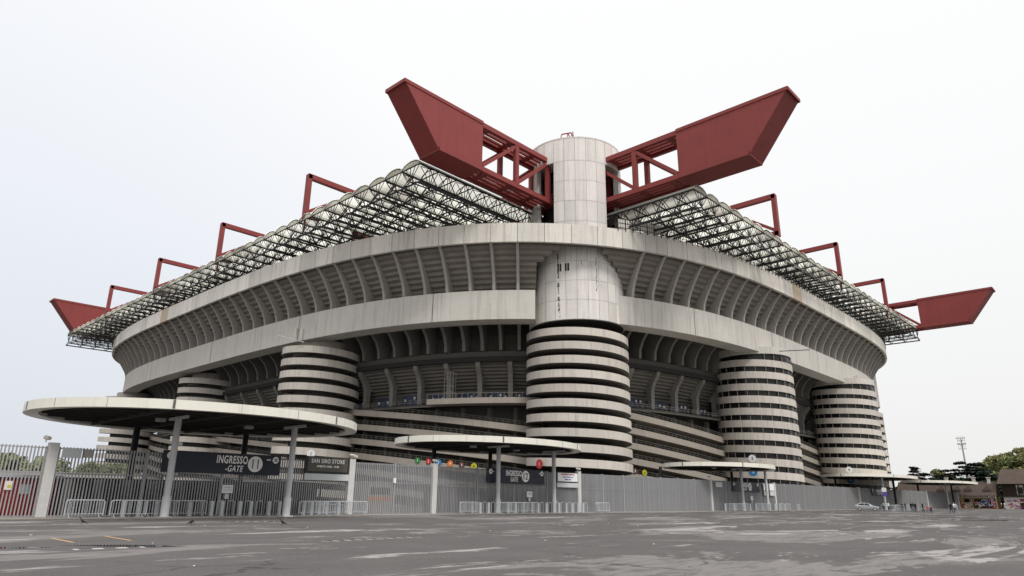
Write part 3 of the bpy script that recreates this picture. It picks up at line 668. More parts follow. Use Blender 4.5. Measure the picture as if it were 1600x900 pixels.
board(65.2,69.1,2.9,3.42,'blank_board','blank pale strip under the white notice board','board',M['lgrey'],dy=-.3)
for xx,lb in ((121.0,'left white board pair right of gate 13 sign'),(123.4,'right white board pair right of gate 13 sign')):
    e,w,h=board(xx-.9,xx+.9,3.35,4.5,'notice_board',lb,'sign',M['white'],dy=-.3,group='white boards beside gate 13')
    b=MB(); b.box(-w,w,-.06,.02,-.85,-.1); b.build('lower_panel',M['lgrey'],e)
board(103.4,105.4,3.6,4.4,'blank_board','small pale board left of the gate 13 sign','board',M['lgrey'],dy=-.3)
e,w,h=board(13.95,15.1,3.9,4.55,'blank_board','blank pale board on the slats beside the wide left post','board',M['lgrey'],dy=-.15)
e,w,h=board(15.25,15.75,3.95,4.5,'blank_board','narrow grey board on the slats at left','board',M['rib'],dy=-.15)
for xx,lb in ((25.62,'white notice with a small label under it on gate 11 fence'),(60.5,'white notice with a small label under it on gate 12 fence'),(115.5,'white notice on a stick at gate 13')):
    e,w,h=board(xx-.43,xx+.43,1.72,2.34,'paper_notice',lb,'notice',M['white'],dy=-.2,group='white paper notices on the gates')
    text_obj('lettering','AVVISO',.17,M['galv'],e,(0,-.075,h*.6),align='CENTER'); text_obj('lettering','INGRESSO VIETATO',.08,M['galv'],e,(0,-.075,h*.35),align='CENTER')
    b=MB(); b.box(-.15,.15,-.05,.05,-.42,-.04); b.build('small_label',M['bwhite'],e)
e,w,h=board(41.6,41.85,2.85,3.3,'paper_notice','small white sheet on the closed gate between the posts','notice',M['white'],dy=-.14)
e,w,h=board(13.0-1.9,13.0-1.5,1.75,2.3,'paper_notice','pale sheet with a yellow mark over the red kiosk','notice',M['bwhite'],dy=-.12)
disc(e,.05,.22,.1,M['yellow'])
# coloured round gate signs on the building: (x,y,z unscaled, colour, text, label)
def roundel(x,y,z,off,mt,txt,lbl,r=.54,ink='white',az=None):
    s=near(x,y); p,n,t=curve(s)
    if az is None: q=Vector((p.x-n.x*off,p.y-n.y*off,z)); nx,ny=n.x,n.y
    else: q=Vector((x,y,z)); nx,ny=math.cos(az),math.sin(az)
    q=Vector((q.x*S,q.y*S,q.z*S+CAMH*(1-S))); rz=math.atan2(nx,-ny)
    e=empty('round_sign',q+Vector((nx*.06,ny*.06,0)),rz); tag(e,lbl,'sign','round signs on the stadium ramps')
    disc(e,0,0,r,M[mt],y=0,th=.05); text_obj('lettering',txt,r*1.1,M[ink],e,(0,-.02,-r*.38),align='CENTER',bold=.015,xs=.9)
    return e
for x,y,z,mt,tx,lb in [(58.08,80.88,7.0,'green','1','green round sign, leftmost of the coloured signs on the lowest ramp'),(58.85,78.64,6.85,'signred','2','red round sign between the green and blue ones'),
    (59.64,76.58,6.7,'blue','3','blue round sign between the red and orange ones'),(60.59,74.36,6.5,'orange','4','orange round sign on the lowest ramp'),(61.63,72.18,6.3,'brown','5','dark brown round sign left of the corner tower'),(62.81,69.99,6.1,'yellow','6','yellow round sign nearest the left of the corner tower'),
    (88.69,48.91,5.8,'brown','5','dark brown round sign just right of the corner tower'),(90.84,48.2,5.6,'yellow','6','yellow round sign just right of the corner tower')]:
    roundel(x,y,z,11.95,mt,tx,lb,ink='ink' if mt=='yellow' else 'white')
for x,y,z,az,mt,tx,lb,ink in [(59.43,98.9,7.97,-2.16,'white','1','white round sign above the store screen','ink'),(74.40,63.98,6.19,3.05,'signred','!','red round sign with an exclamation mark on the corner tower','white'),
    (114.3,50.86,8.43,-2.93,'white','3','white round sign above the gate 13 canopy','ink'),(114.3,50.89,6.28,-2.93,'blue','3','blue round sign under the gate 13 canopy','white'),(157.99,49.25,8.12,-2.94,'white','4','white round sign on the farther windowed tower','ink'),(157.99,49.23,5.97,-2.94,'blue','4','blue round sign under the long canopy','white')]:
    roundel(x,y,z,0,mt,tx,lb,ink=ink,az=az,r=.75 if mt!='blue' else .8)
# ------------------------------------------------------------------ crowd barriers and bollards
def make_barrier(loc,rz,lbl,n=14):
    e=empty('crowd_barrier',loc,rz); tag(e,lbl,'barrier','steel crowd barriers by the fence')
    w=1.15; b=MB(); b.path([(-w,0,.12),(-w,0,1.0),(-w+.1,0,1.1),(w-.1,0,1.1),(w,0,1.0),(w,0,.12)],.034,8); b.tube((-w,0,.22),(w,0,.22),.02); b.build('frame',M['galv'],e)
    b=MB()
    for k in range(1,n): x=-w+2*w*k/n; b.tube((x,0,.22),(x,0,1.1),.014,n=5)
    b.build('infill_bars',M['galv'],e)
    for x in (-w+.25,w-.25): b=MB(); b.bar((x,-.28,.03),(x,.28,.03),.05,.05); b.bar((x,0,.03),(x,0,.2),.04); b.build('foot',M['galv'],e)
    return e
bars=[]
BX=[(15.4,52.9,0,'at the far left, just right of the wide post'),(15.5,53.25,.03,'behind the far left barrier'),(18.0,52.6,0,'second from the left, standing alone'),(20.3,52.9,.02,'third from the left before the big column'),(22.4,53.1,-.03,'right of the left front column'),
 (32.2,52.7,0,'right of the second front column'),(34.6,52.8,0,'under the store screen'),(36.6,52.6,.04,'in front of the concrete post by the store screen'),(36.7,52.9,0,'behind the one in front of the post by the screen'),
 (49.8,52.2,0,'leftmost of the stack left of gate 12'),(49.9,52.45,.02,'second of the stack left of gate 12'),(54.2,51.0,0,'in front of the gate 12 column'),(54.0,51.3,.03,'second row at the gate 12 column'),(56.6,51.4,-.02,'right of the gate 12 column'),(59.1,52.0,0,'in the middle of gate 12'),
 (70.8,50.6,0,'front one of the stack right of gate 12'),(70.9,50.9,.02,'middle one of the stack right of gate 12'),(71.0,51.2,0,'rear one of the stack right of gate 12'),
 (104.2,50.2,0,'leftmost at gate 13'),(106.6,50.1,0,'second from left at gate 13'),(109.0,50.3,0,'third from left at gate 13'),(113.0,49.6,0,'between the gate 13 columns'),(115.3,49.7,0,'between the gate 13 columns, right one'),(121.5,49.6,0,'right of the gate 13 columns'),(124,49.5,0,'rightmost group of gate 13, front'),(127,48.8,.2,'rightmost at gate 13'),
 (148.5,38.2,1.8,'beside the silver car'),(150.2,36.6,1.8,'near the standing people'),(152,41.2,1.9,'behind the silver car'),(172,44.8,0,'under the long canopy'),(176,44.6,0,'under the long canopy, farther'),(180,44.4,0,'under the long canopy, farthest')]
proto=make_barrier((BX[0][0],BX[0][1],.06),BX[0][2],'galvanised crowd barrier '+BX[0][3])
for x,y,rz,l in BX[1:]:
    c_=copy_tree(proto); c_.location=(x,y,.06 if y>YF(x)-3.2 else 0); c_.rotation_euler=(0,0,rz); c_['label']='galvanised crowd barrier '+l
e=empty('turnstile_bollard',(18.0,53.6,.06)); tag(e,'steel turnstile post','bollard','turnstile posts')
b=MB(); b.tube((0,0,0),(0,0,1.08),.16,n=18); b.tube((0,0,0),(0,0,.03),.24,n=18); b.build('post',M['galv'],e)
b=MB(); b.path([(.42,0,0),(.42,0,1.0),(.50,0,1.1),(.85,0,1.1),(.93,0,1.0),(.93,0,0)],.03,8); b.build('hoop_rail',M['galv'],e)
BO=[18.0,19.0,20.2,22.5,24.1,24.9,26.3,27.2,28.7,29.6,31.8,32.5,33.2,33.9,35.1,50.8,51.9,53.1,56.0,57.2,58.4,59.8,60.8,62.2,63.5,64.4,65.7,66.8,67.9,68.8,104.1,107,110.7,112.5,114.5,117,119.8,121.8,123.6,125.9]
gname=lambda x:'gate 11' if x<40 else 'gate 12' if x<80 else 'gate 13'
for i,x in enumerate(BO):
    c_=e if i==0 else copy_tree(e); c_.location=(x,YF(x)-1.25,.06)
    nn=[q for q in BO if gname(q)==gname(x)].index(x)+1; w_=['first','second','third','fourth','fifth','sixth','seventh','eighth','ninth','tenth','eleventh','twelfth','thirteenth','fourteenth','fifteenth'][nn-1]
    c_['label']='grey steel turnstile post with hoop rail, %s from the left at %s'%(w_,gname(x))
# ------------------------------------------------------------------ things behind the fence, left
def box_thing(name,lbl,cat,x0,x1,y0,y1,z1,mt,extra=None):
    e=empty(name,((x0+x1)/2,(y0+y1)/2,0)); tag(e,lbl,cat); w=(x1-x0)/2;d=(y1-y0)/2
    b=MB(); b.box(-w,w,-d,d,0,z1); b.build('body',mt,e); return e,w,d
e,w,d=box_thing('kiosk','dark red kiosk behind the slats at the far left','kiosk',7.3,11.0,59,63,2.65,M['kred'])
b=MB(); b.box(-w-.2,w+.2,-d-.2,d+.2,2.65,2.85); b.build('roof',M['galv'],e)
b=MB(); b.box(.1,1.2,-d-.03,-d,1.5,2.1); b.build('hatch',M['galv'],e)
e,w,d=box_thing('kiosk','dark red kiosk just left of the wide fence post','kiosk',11.5,15.2,59.2,63,2.6,M['kred'])
b=MB(); b.box(-w-.2,w+.2,-d-.2,d+.2,2.6,2.8); b.build('roof',M['galv'],e)
b=MB(); b.box(-.5,.2,-d-.03,-d,1.5,2.15); b.build('hatch',M['galv'],e)
e,w,d=box_thing('boundary_wall','grey wall far behind the left fence under the trees','wall',-20,46,130,131,4.8,M['rib'])
e,w,d=box_thing('van','grey and orange van behind the closed gate','van',43.0,46.0,60,62.5,2.9,M['rib'])
b=MB(); b.box(-w-.01,w,-d-.03,-d,1.2,1.6); b.build('stripe',M['orange'],e)
b=MB(); b.box(-w+.3,w-.3,-d-.03,-d,1.8,2.5); b.build('window',M['glass'],e)
# ------------------------------------------------------------------ car (hatchback, side-on)
car=empty('parked_car',(148.8,44.0,0),R(-163.5)+PI/2+PI); tag(car,'silver hatchback parked alone by the fence','car')
b=MB()
def sec(x,hw,zb,zs,zr,hr): # ring of section points
    return [(x,-hw*.94,zb),(x,-hw,zb+.22),(x,-hw,zs-.12),(x,-hw*.96,zs),(x,-hr,zr),(x,hr,zr),(x,hw*.96,zs),(x,hw,zs-.12),(x,hw,zb+.22),(x,hw*.94,zb)]
secs=[sec(-2.12,.62,.38,.62,.64,.5),sec(-2.02,.80,.22,.74,.78,.66),sec(-1.3,.88,.2,.88,.92,.7),sec(-.95,.89,.2,.93,1.0,.68),sec(-.25,.89,.2,.95,1.42,.58),sec(.4,.89,.2,.96,1.48,.58),sec(1.2,.89,.2,.98,1.42,.58),sec(1.75,.88,.2,1.0,1.2,.6),sec(2.05,.84,.25,.98,1.0,.66),sec(2.14,.74,.38,.74,.76,.6)]
n=len(secs[0]); vs=[v for s in secs for v in s]; fs=[]
for i in range(len(secs)-1):
    for j in range(n): k=(j+1)%n; fs.append((i*n+j,(i+1)*n+j,(i+1)*n+k,i*n+k))
fs+= [tuple(range(n)),tuple(range((len(secs)-1)*n,len(secs)*n))[::-1]]
b.add(vs,fs); mcar=mat('silver_paint',(.42,.43,.44),.3,metal=.6,spec=.5); b.build('body',mcar,car)
for sd in (-1,1):
    b=MB(); yy=lambda z:sd*(.86-(z-.95)*.56+.035)
    b.add([(-.75,yy(1.0),1.0),(-.25,yy(1.36),1.36),(.38,yy(1.41),1.41),(.38,yy(1.0),1.0)],[(0,1,2,3)]); b.add([(.45,yy(1.0),1.0),(.45,yy(1.41),1.41),(1.15,yy(1.36),1.36),(1.62,yy(1.06),1.06)],[(0,1,2,3)]); b.build('side_window',M['black'],car)
b=MB(); b.add([(-.93,-.66,1.03),(-.93,.66,1.03),(-.27,.56,1.42),(-.27,-.56,1.42)],[(0,1,2,3)]); b.build('windscreen',M['black'],car)
b=MB(); b.add([(1.24,-.55,1.43),(1.24,.55,1.43),(1.76,.58,1.2),(1.76,-.58,1.2)],[(0,1,2,3)]); b.build('rear_window',M['black'],car)
for x in (-1.33,1.30):
    for sd in (-1,1):
        b=MB(); b.tube((x,sd*.72,.31),(x,sd*.91,.31),.31,n=20); wh=b.build('wheel',M['ink'],car); b=MB(); b.tube((x,sd*.905,.31),(x,sd*.925,.31),.2,n=14); b.build('rim',M['galv'],wh)
for sd in (-.6,.6):
    b=MB(); b.box(-2.09,-1.98,sd-.16,sd+.16,.60,.74); b.build('headlight',M['white'],car); b=MB(); b.box(2.0,2.12,sd-.14,sd+.14,.76,.92); b.build('tail_light',M['signred'],car)
# ------------------------------------------------------------------ people
skin=mat('skin',(.42,.24,.17),.6)
def person(loc,rz,lbl,top,legs,hair=(.03,.02,.015),pose='stand',sc_=1.0,extra=None):
    mt=mat('clothes_top',top,.9); ml=mat('clothes_trousers',legs,.9); mh=mat('hair',hair,.9)
    J={'pel':(0,0,.95,.15),'chest':(0,0,1.25,.16),'nk':(0,0,1.47,.06),'hd':(0,-.01,1.60,.10),'tp':(0,0,1.70,.07)}
    bend=0
    if pose=='crouch': J={'pel':(0,.1,.42,.16),'chest':(0,-.12,.72,.17),'nk':(0,-.2,.93,.06),'hd':(0,-.25,1.05,.10),'tp':(0,-.24,1.15,.07)}
    st=.14 if pose=='walk' else .03
    for s,nm in ((-1,'l'),(1,'r')):
        f=s*st
        c=J['chest']; J['sh'+nm]=(s*.19,c[1],c[2]+.14,.065); J['el'+nm]=(s*.25,c[1]+f*.9,c[2]-.14,.045); J['wr'+nm]=(s*.24,c[1]+f*1.2-.08,c[2]-.38,.032); J['ha'+nm]=(s*.23,c[1]+f*1.3-.12,c[2]-.46,.035)
        if pose=='crouch': J['hp'+nm]=(s*.11,.1,.38,.10); J['kn'+nm]=(s*.14,-.28,.45,.07); J['an'+nm]=(s*.12,-.05,.09,.045); J['to'+nm]=(s*.13,-.22,.04,.035)
        else: J['hp'+nm]=(s*.10,0,.86,.10); J['kn'+nm]=(s*.11,-abs(f)*.3+f*.6,.48,.065); J['an'+nm]=(s*.11,f*1.6,.09,.042); J['to'+nm]=(s*.12,f*1.6-.17,.04,.035)
    E=[('pel','chest'),('chest','nk'),('nk','hd'),('hd','tp')]
    for nm in 'lr': E+=[('chest','sh'+nm),('sh'+nm,'el'+nm),('el'+nm,'wr'+nm),('wr'+nm,'ha'+nm),('pel','hp'+nm),('hp'+nm,'kn'+nm),('kn'+nm,'an'+nm),('an'+nm,'to'+nm)]
    ks=list(J); me=bpy.data.meshes.new('person'); me.from_pydata([J[k][:3] for k in ks],[(ks.index(a),ks.index(c)) for a,c in E],[])
    tmp=bpy.data.objects.new('tmp',me); COL.objects.link(tmp); md=tmp.modifiers.new('s','SKIN'); 
    bm=bmesh.new(); bm.from_mesh(me); ly=bm.verts.layers.skin.verify(); bm.verts.ensure_lookup_table()
    for i,k in enumerate(ks): bm.verts[i][ly].radius=(J[k][3]*(1.15 if k in('chest','pel') else 1),J[k][3]*(.8 if k in('chest','pel') else 1)); bm.verts[i][ly].use_root=(k=='pel')
    bm.to_mesh(me); bm.free(); md2=tmp.modifiers.new('u','SUBSURF'); md2.levels=1; md2.render_levels=1
    bpy.context.view_layer.update(); dg=bpy.context.evaluated_depsgraph_get(); m2=bpy.data.meshes.new_from_object(tmp.evaluated_get(dg)); bpy.data.objects.remove(tmp)
    o=bpy.data.objects.new('person',m2); COL.objects.link(o); o.location=loc; o.rotation_euler=(0,0,rz); o.scale=(sc_,)*3
    m2.materials.clear(); [m2.materials.append(x) for x in (mt,ml,skin,mh)]
    zp,zn=J['pel'][2],J['nk'][2]; wz=J['wrl'][2]
    for p_ in m2.polygons:
        c=p_.center
        p_.material_index=0
        if pose=='crouch':
            if c.z<zp+.05: p_.material_index=1
        elif c.z<zp-.02 and abs(c.x)<.2: p_.material_index=1
        if c.z>zn: p_.material_index=2
        if c.z>zn+.14 and (c.y>-.04 or c.z>zn+.24): p_.material_index=3
        if abs(c.x)>.18 and c.z<wz+.03 and c.z>wz-.2: p_.material_index=2
        p_.use_smooth=True
    tag(o,lbl,'person'); return o
PP=[((149.6,38.0),'stand',(.02,.02,.022),(.02,.02,.03),'person in black standing leftmost of the group by the fence'),((148.6,37.2),'stand',(.03,.02,.02),(.06,.06,.07),'person in dark clothes standing second from the left of the group'),
 ((146.6,35.7),'stand',(.025,.025,.03),(.10,.12,.18),'person in black jacket and grey jeans in the middle of the group'),((145.9,35.2),'walk',(.03,.03,.03),(.12,.13,.16),'person with a pale print on a black top in the middle of the group'),
 ((144.8,34.6),'stand',(.04,.03,.03),(.03,.03,.05),'person in dark jacket right of the pair in the middle'),((142.5,32.9),'walk',(.02,.02,.04),(.02,.02,.03),'person in dark clothes walking toward the crouching one'),
 ((141.2,31.9),'crouch',(.5,.05,.05),(.35,.35,.36),'crouching person in a red and white top'),((141.4,31.5),'crouch',(.04,.07,.22),(.04,.04,.06),'crouching person in a blue top at the right end of the group'),
 ((151,41.6),'stand',(.5,.5,.5),(.05,.05,.06),'person in a white shirt behind the barrier near the car'),((150.5,40.6),'stand',(.55,.55,.54),(.07,.07,.08),'second person in a white shirt behind the barrier'),
 ((137.5,27.6),'walk',(.02,.02,.025),(.03,.03,.04),'person in black walking left of the pair in white'),((136.6,26.9),'walk',(.6,.6,.6),(.03,.03,.06),'person in a white top walking near the drain puddles'),
 ((135.4,26.4),'walk',(.55,.58,.62),(.35,.37,.42),'person in a pale top and pale trousers walking at the right')]
for i,(p_,ps,t_,l_,lb) in enumerate(PP): person((p_[0],p_[1],0),R(-70+(i*67)%140),lb,t_,l_,pose=ps,sc_=.97+.015*(i%4))
# ------------------------------------------------------------------ crows
def crow(x,y,rz,lbl,peck=0):
    e=empty('crow',(x,y,0),rz); e.scale=(.72,.72,.88); tag(e,lbl,'crow','crows on the asphalt')
    b=MB(); rings=[(-.30,.10,.02),(-.16,.16,.055),(-.02,.22,.09),(.09,.28,.08),(.15,.36 if not peck else .22,.045),(.18,.42 if not peck else .15,.042),(.23,.43 if not peck else .11,.03),(.31,.415 if not peck else .03,.006)]
    n=10; vs=[];fs=[]
    for x_,z_,r_ in rings: vs+=[(x_,r_*.8*math.cos(2*PI*k/n),z_+r_*math.sin(2*PI*k/n)) for k in range(n)]
    for i in range(len(rings)-1):
        for j in range(n): k=(j+1)%n; fs.append((i*n+j,(i+1)*n+j,(i+1)*n+k,i*n+k))
    b.add(vs,fs); b.bar((-.2,0,.15),(-.40,0,.07),.08,.03)
    for s in (-1,1): b.tube((.0,s*.035,.17),(.01,s*.035,0),.009,n=5); b.bar((-.02,s*.035,.006),(.06,s*.04,.006),.02,.01)
    b.build('body',M['ink'],e,smooth=True)
crow(12.4,42.6,R(150),'black crow standing upright, leftmost of the three'); crow(16.8,39.4,R(-60),'black crow pecking at the ground, the middle one',1); crow(20.5,36.4,R(165),'black crow right of the others, near the centre left')
# ------------------------------------------------------------------ ground details
def drain(x0,y0,x1,y1,lbl,w=.35):
    e=empty('drain_grate',((x0+x1)/2,(y0+y1)/2,0),math.atan2(y1-y0,x1-x0)); tag(e,lbl,'drain','drain grates in the asphalt'); L_=math.hypot(x1-x0,y1-y0)/2
    b=MB(); n=int(L_*2/.5)
    b.box(-L_,L_,-w/2-.05,w/2+.05,.002,.006,tone=.2)
    o=b.build('channel_frame',M['rib'],e); b=MB()
    for k in range(n): x=-L_+2*L_*(k+.5)/n; b.box(x-.17,x+.17,-w/2,w/2,.006,.010)
    b.build('grate_slots',M['ink'],e)
drain(8.9,43.1,-1,45.6,'drain grate near the fence at the far left edge'); drain(6.9,24.1,8.85,23.95,'dark drain grate in the left foreground below the orange lines'); drain(14.8,23.15,19.5,23.45,'long drain grate in the foreground left of the centre'); drain(21.0,44.0,23.3,42.3,'short drain grate behind the crows')
b=MB()
for (x0,y0,x1,y1) in ((7.96,30.5,7.85,27.5),(9.86,30.8,9.66,27.5),(8.2,29.4,9.4,29.3)): b.hexa([(x0-.06,y0,.003),(x0+.06,y0,.003),(x1+.06,y1,.003),(x1-.06,y1,.003)],[(x0-.06,y0,.007),(x0+.06,y0,.007),(x1+.06,y1,.007),(x1-.06,y1,.007)])
tag(b.build('parking_marking',M['paint']),kind='structure')
def puddle(x,y,a,b_,rz,seed):
    rg=random.Random(seed); n=44; ph=[rg.uniform(0,6.3) for _ in range(5)]; b=MB(); pts=[]
    for i in range(n):
        t=2*PI*i/n; r_=1+.22*math.sin(2*t+ph[0])+.14*math.sin(3*t+ph[1])+.1*math.sin(5*t+ph[2])+.07*math.sin(9*t+ph[3]); X=a*r_*math.cos(t);Y=b_*r_*math.sin(t); pts.append((x+X*math.cos(rz)-Y*math.sin(rz),y+X*math.sin(rz)+Y*math.cos(rz),.005))
    b.add(pts,[tuple(range(n))]); tag(b.build('puddle',M['water']),kind='structure')
va=R(8)-PI/2
for i,(x,y,a,b_) in enumerate([(85,14.8,3.6,1.7),(80,16.8,2.2,.9),(92,16.5,4.5,1.2),(64,17.5,2.6,.55),(98,21,3.5,1.4),(8.6,24.9,1.8,.35),(5,26.6,2.2,.30),(34,18.5,.8,.12),(22,43.2,1.6,.4),(112,22,4,1.3)]): puddle(x,y,a,b_,va if x>50 else -.75,i)
b=MB(); rl=random.Random(12)
for _ in range(130):
    x=rl.uniform(2,150); y=rl.uniform(4,YF(x)-4); 
    if math.hypot(x,y)<7: continue
    s_=rl.uniform(.02,.06); a=rl.uniform(0,6); b.hexa([(x+s_*math.cos(a+q),y+s_*math.sin(a+q)*.7,.004) for q in (0,1.6,3.1,4.7)],[(x+s_*math.cos(a+q)*.8,y+s_*math.sin(a+q)*.6,.02) for q in (0,1.6,3.1,4.7)])
tag(b.build('litter',M['bwhite']),'tiny pale scraps of litter scattered over the asphalt','litter',kind='stuff')
# ------------------------------------------------------------------ trees
def leaf_cloud(b,cen,rad,n,size,rg,flat=False,tone=None):
    for _ in range(n):
        d=Vector(rg.normal(size=3)); d.normalize(); rr=rg.random()**.45
        p=Vector((cen[0]+d.x*rad[0]*rr,cen[1]+d.y*rad[1]*rr,cen[2]+d.z*rad[2]*rr))
        a=Vector(rg.normal(size=3)).normalized(); c=Vector(rg.normal(size=3)); 
        if flat: a.z*=.25; c.z*=.25; a.normalize()
        c=(c-a*c.dot(a)).normalized(); s=size*rg.uniform(.6,1.3)
        tn=min(1,max(0,(tone if tone is not None else .5)+rg.normal()*.22))
        b.add([p-a*s,p+c*s*.6,p+a*s,p-c*s*.6],[(0,1,2,3)],tn)
def tree(name,loc,h,w,mt,lbl,seed,style='round',n=2600,ls=.45,group=None):
    rg=np.random.default_rng(seed); e=empty(name,loc); tag(e,lbl,'tree',group); t=MB(); cr=MB(); th_=h*.3 if style=='round' else h*.25
    lean=rg.normal(size=2)*.03*h
    t.tube((0,0,0),(lean[0]*.5,lean[1]*.5,th_),h*.028,h*.02,n=9); t.tube((lean[0]*.5,lean[1]*.5,th_),(lean[0],lean[1],h*.85),h*.02,h*.005,n=8)
    if style=='cedar':
        nl=15
        for k in range(nl):
            f=k/(nl-1); z=h*(.22+.76*f); rr=w*(1.0-.80*f**1.3)*rg.uniform(.75,1.1)
            for q in range(4 if f<.85 else 2):
                a=rg.uniform(0,2*PI); L_=rr*rg.uniform(.45,1); x,y=L_*math.cos(a),L_*math.sin(a); dz=-.06*L_+rg.uniform(-.02,.03)*h
                t.tube((lean[0],lean[1],z-.3),(x,y,z+dz),.12,.04,n=5)
                for m_ in range(3): g_=.45+.25*m_; leaf_cloud(cr,(x*g_*1.15,y*g_*1.15,z+dz*g_+.2),(rr*.30,rr*.30,h*.022),int(n/nl/12),ls,rg,flat=True,tone=.25+.5*rg.random())
    else:
        nc=34 if style=='round' else 30
        for k in range(nc):
            f=rg.random()**.7; a=rg.uniform(0,2*PI)
            if style=='column': z=h*(.2+.75*f); rr=w*(1-.75*abs(f-.35))*rg.uniform(.1,.6)
            else: z=h*(.34+.56*f); rr=w*math.sqrt(max(.05,1-((f-.4)/.75)**2))*rg.uniform(.25,.85)
            x,y=lean[0]+rr*math.cos(a),lean[1]+rr*math.sin(a)
            t.tube((lean[0]*.6,lean[1]*.6,th_*(.9+f)),(x,y,z),h*.008,h*.002,n=5)
            s=w*rg.uniform(.18,.34); leaf_cloud(cr,(x,y,z),(s,s,s*(.8 if style=='round' else 1.2)),int(n/nc),ls,rg,tone=.2+.6*rg.random())
    t.build('trunk',M['trunk'],e); cr.build('crown',mt,e); return e
tree('cedar_tree',(300,53.0,0),16,21,M['leafd'],'large dark cedar with layered branches behind the small houses',11,'cedar',n=14000,ls=.55)
tree('cedar_tree',(296,46.5,0),10.5,19,M['leafd'],'lower dark cedar spreading to the right of the large one',12,'cedar',n=11000,ls=.55)
tree('cedar_tree',(290,67,0),14,10,M['leafd'],'small dark cedar just right of the far stadium tower',13,'cedar',n=4200,ls=.5)
tree('broadleaf_tree',(310,63.5,0),14.5,5.5,M['leafy'],'pale budding tree between the two dark cedars',14,n=2600)
G='green trees behind the half-timbered houses'
for i,(x,y,h,w,m_,l) in enumerate([(330,50.5,18,5.5,'leafg','fresh green tree, leftmost of the tall trees behind the houses'),(332,47,21.5,6.5,'leafo','olive tree second in the row behind the houses'),(326,43,20,6,'leafg','mid green tree third in the row behind the houses'),(336,41,24,6.5,'leafo','tall olive tree in the middle of the row behind the houses'),(322,36.5,21,6.5,'leafo','broad olive tree near the right edge behind the houses'),(332,32.5,26,7,'leafg','tallest green tree at the right edge of the photo'),(318,47,13,7,'leafg','low green tree in front of the tall row'),(312,40,14,8,'leafo','low olive tree above the tiled roofs'),(314,32,15,8,'leafg','low green tree at the right edge above the timbered house')]):
    tree('broadleaf_tree',(x,y,0),h,w,M[m_],l,20+i,n=7500,ls=.42,group=G)
for i,(x,y,h,l) in enumerate([(24,140,7.4,'dark green tree leftmost behind the slats'),(29,142,8.0,'dark green tree second from left behind the slats'),(33.5,139,7.2,'dark green tree left of the wide fence post'),(41.5,141,6.6,'green bush-like tree right of the wide fence post'),(46,146,7.0,'green tree beside the far left ramp tower')]):
    tree('broadleaf_tree',(x,y,0),h,4.6,M['leafg'],l,40+i,n=4200,ls=.38,group='trees behind the left fence')
# floodlight mast
e=empty('floodlight_mast',(325,57.6,0)); tag(e,'slim floodlight mast rising behind the dark cedar','mast')
b=MB(); b.tube((0,0,0),(0,0,26),.42,.24,n=12); b.build('pole',M['rib'],e)
b=MB()
for z in (22.3,24.0,25.6): b.bar((-.2,-1.4,z),(.2,1.4,z),.14); b.bar((0,0,z),(-1.0,0,z),.14)
for k in range(5): b.bar((.1,-1.2+.6*k,22),(.1,-1.2+.6*k,27.4),.08)
b.build('platform',M['galv'],e)
b=MB()
for z in (24.4,26.6):
    for k in range(5): b.tube((-.2,-1.3+.65*k,z),(-.6,-1.3+.65*k,z-.2),.26,n=9)
b.build('lamp_head',M['galv'],e)
# ------------------------------------------------------------------ houses at right
def graffiti(b_list,y0,y1,z0,z1,x,parent,seed,cols,n=26):
    rg=random.Random(seed)
    for cname in cols:
        b=MB()
        for _ in range(n//len(cols)):
            y=rg.uniform(y0,y1); z=rg.uniform(z0,z1); r_=rg.uniform(.25,.7); a0=rg.uniform(0,6); pts=[]
            for k in range(9): a=a0+k*.55; pts.append((x-.02-.004*k,max(y0,min(y1,y+r_*math.cos(a)*1.1)),max(z0,min(z1,z+r_*math.sin(a)*.8))))
            for p,q in zip(pts[:-1],pts[1:]): 
                if (Vector(p)-Vector(q)).length>.05: b.bar(p,q,.03,.2,up=(0,.2,1))
        b.build('graffiti',M[cname],parent)
e=empty('stable_house',(261,45,0)); tag(e,'low ochre house with brown tiled roof and red graffiti','house')
b=MB(); b.box(0,8,-5,22,0,3.6); wl=b.build('wall',M['ochre'],e)
b=MB(); b.box(-.06,0,-4.95,1.0,0.2,3.0); b.build('dark_gate',M['timber'],e)
for y in (2.6,5.2):
    b=MB(); b.box(-.10,0,y-.75,y+.75,1.9,2.75); b.box(-.1,0,y-.6,y+.6,2.75,2.95); b.build('window',M['glass'],e)
b=MB(); b.hexa([(-1.0,-5.4,3.9),(4,-5.4,8.2),(9,-5.4,3.9)],[(-1.0,22.4,3.9),(4,22.4,8.2),(9,22.4,3.9)]); rf=b.build('roof',M['rust'],e)
for y in (-3,2.0,5.0,9.5):
    b=MB(); b.hexa([(.2,y-1,5.0),(.2,y+1,5.0),(2.5,y,7.0)],[(.6,y-1.1,5.7),(.6,y+1.1,5.7),(2.6,y,7.1)]); b.build('dormer_vent',M['timber'],rf)
for y in (.5,-3.5,8):
    b=MB(); b.box(3.2,4.0,y-.4,y+.4,7.4,9.3); b.box(3.0,4.2,y-.6,y+.6,9.3,9.5); b.build('chimney',M['bwhite'],rf)
b=MB()
for k in range(46): y=-5.2+.6*k; b.box(-.75,-.6,y-.1,y+.1,3.3,3.9)
b.build('eave_bracket',M['bwhite'],e)['kind']='stuff'
graffiti(None,1.3,9,.3,1.7,0,e,3,['signred','bwhite','ink'],36); graffiti(None,-4.8,.8,.4,2.9,-.08,e,8,['signred','blue','bwhite'],30)
e=empty('timbered_house',(262,32,0)); tag(e,'half-timbered two storey house at the right edge of the photo','house')
b=MB(); b.box(0,9,-14,6,0,7.4); b.build('wall',M['bwhite'],e)
b=MB(); b.hexa([(-1.3,-15,7.4),(4.5,-15,11.9),(10.3,-15,7.4)],[(-1.3,7,7.4),(4.5,6.2,11.9),(10.3,7,7.4)]); b.build('roof',M['rust'],e)
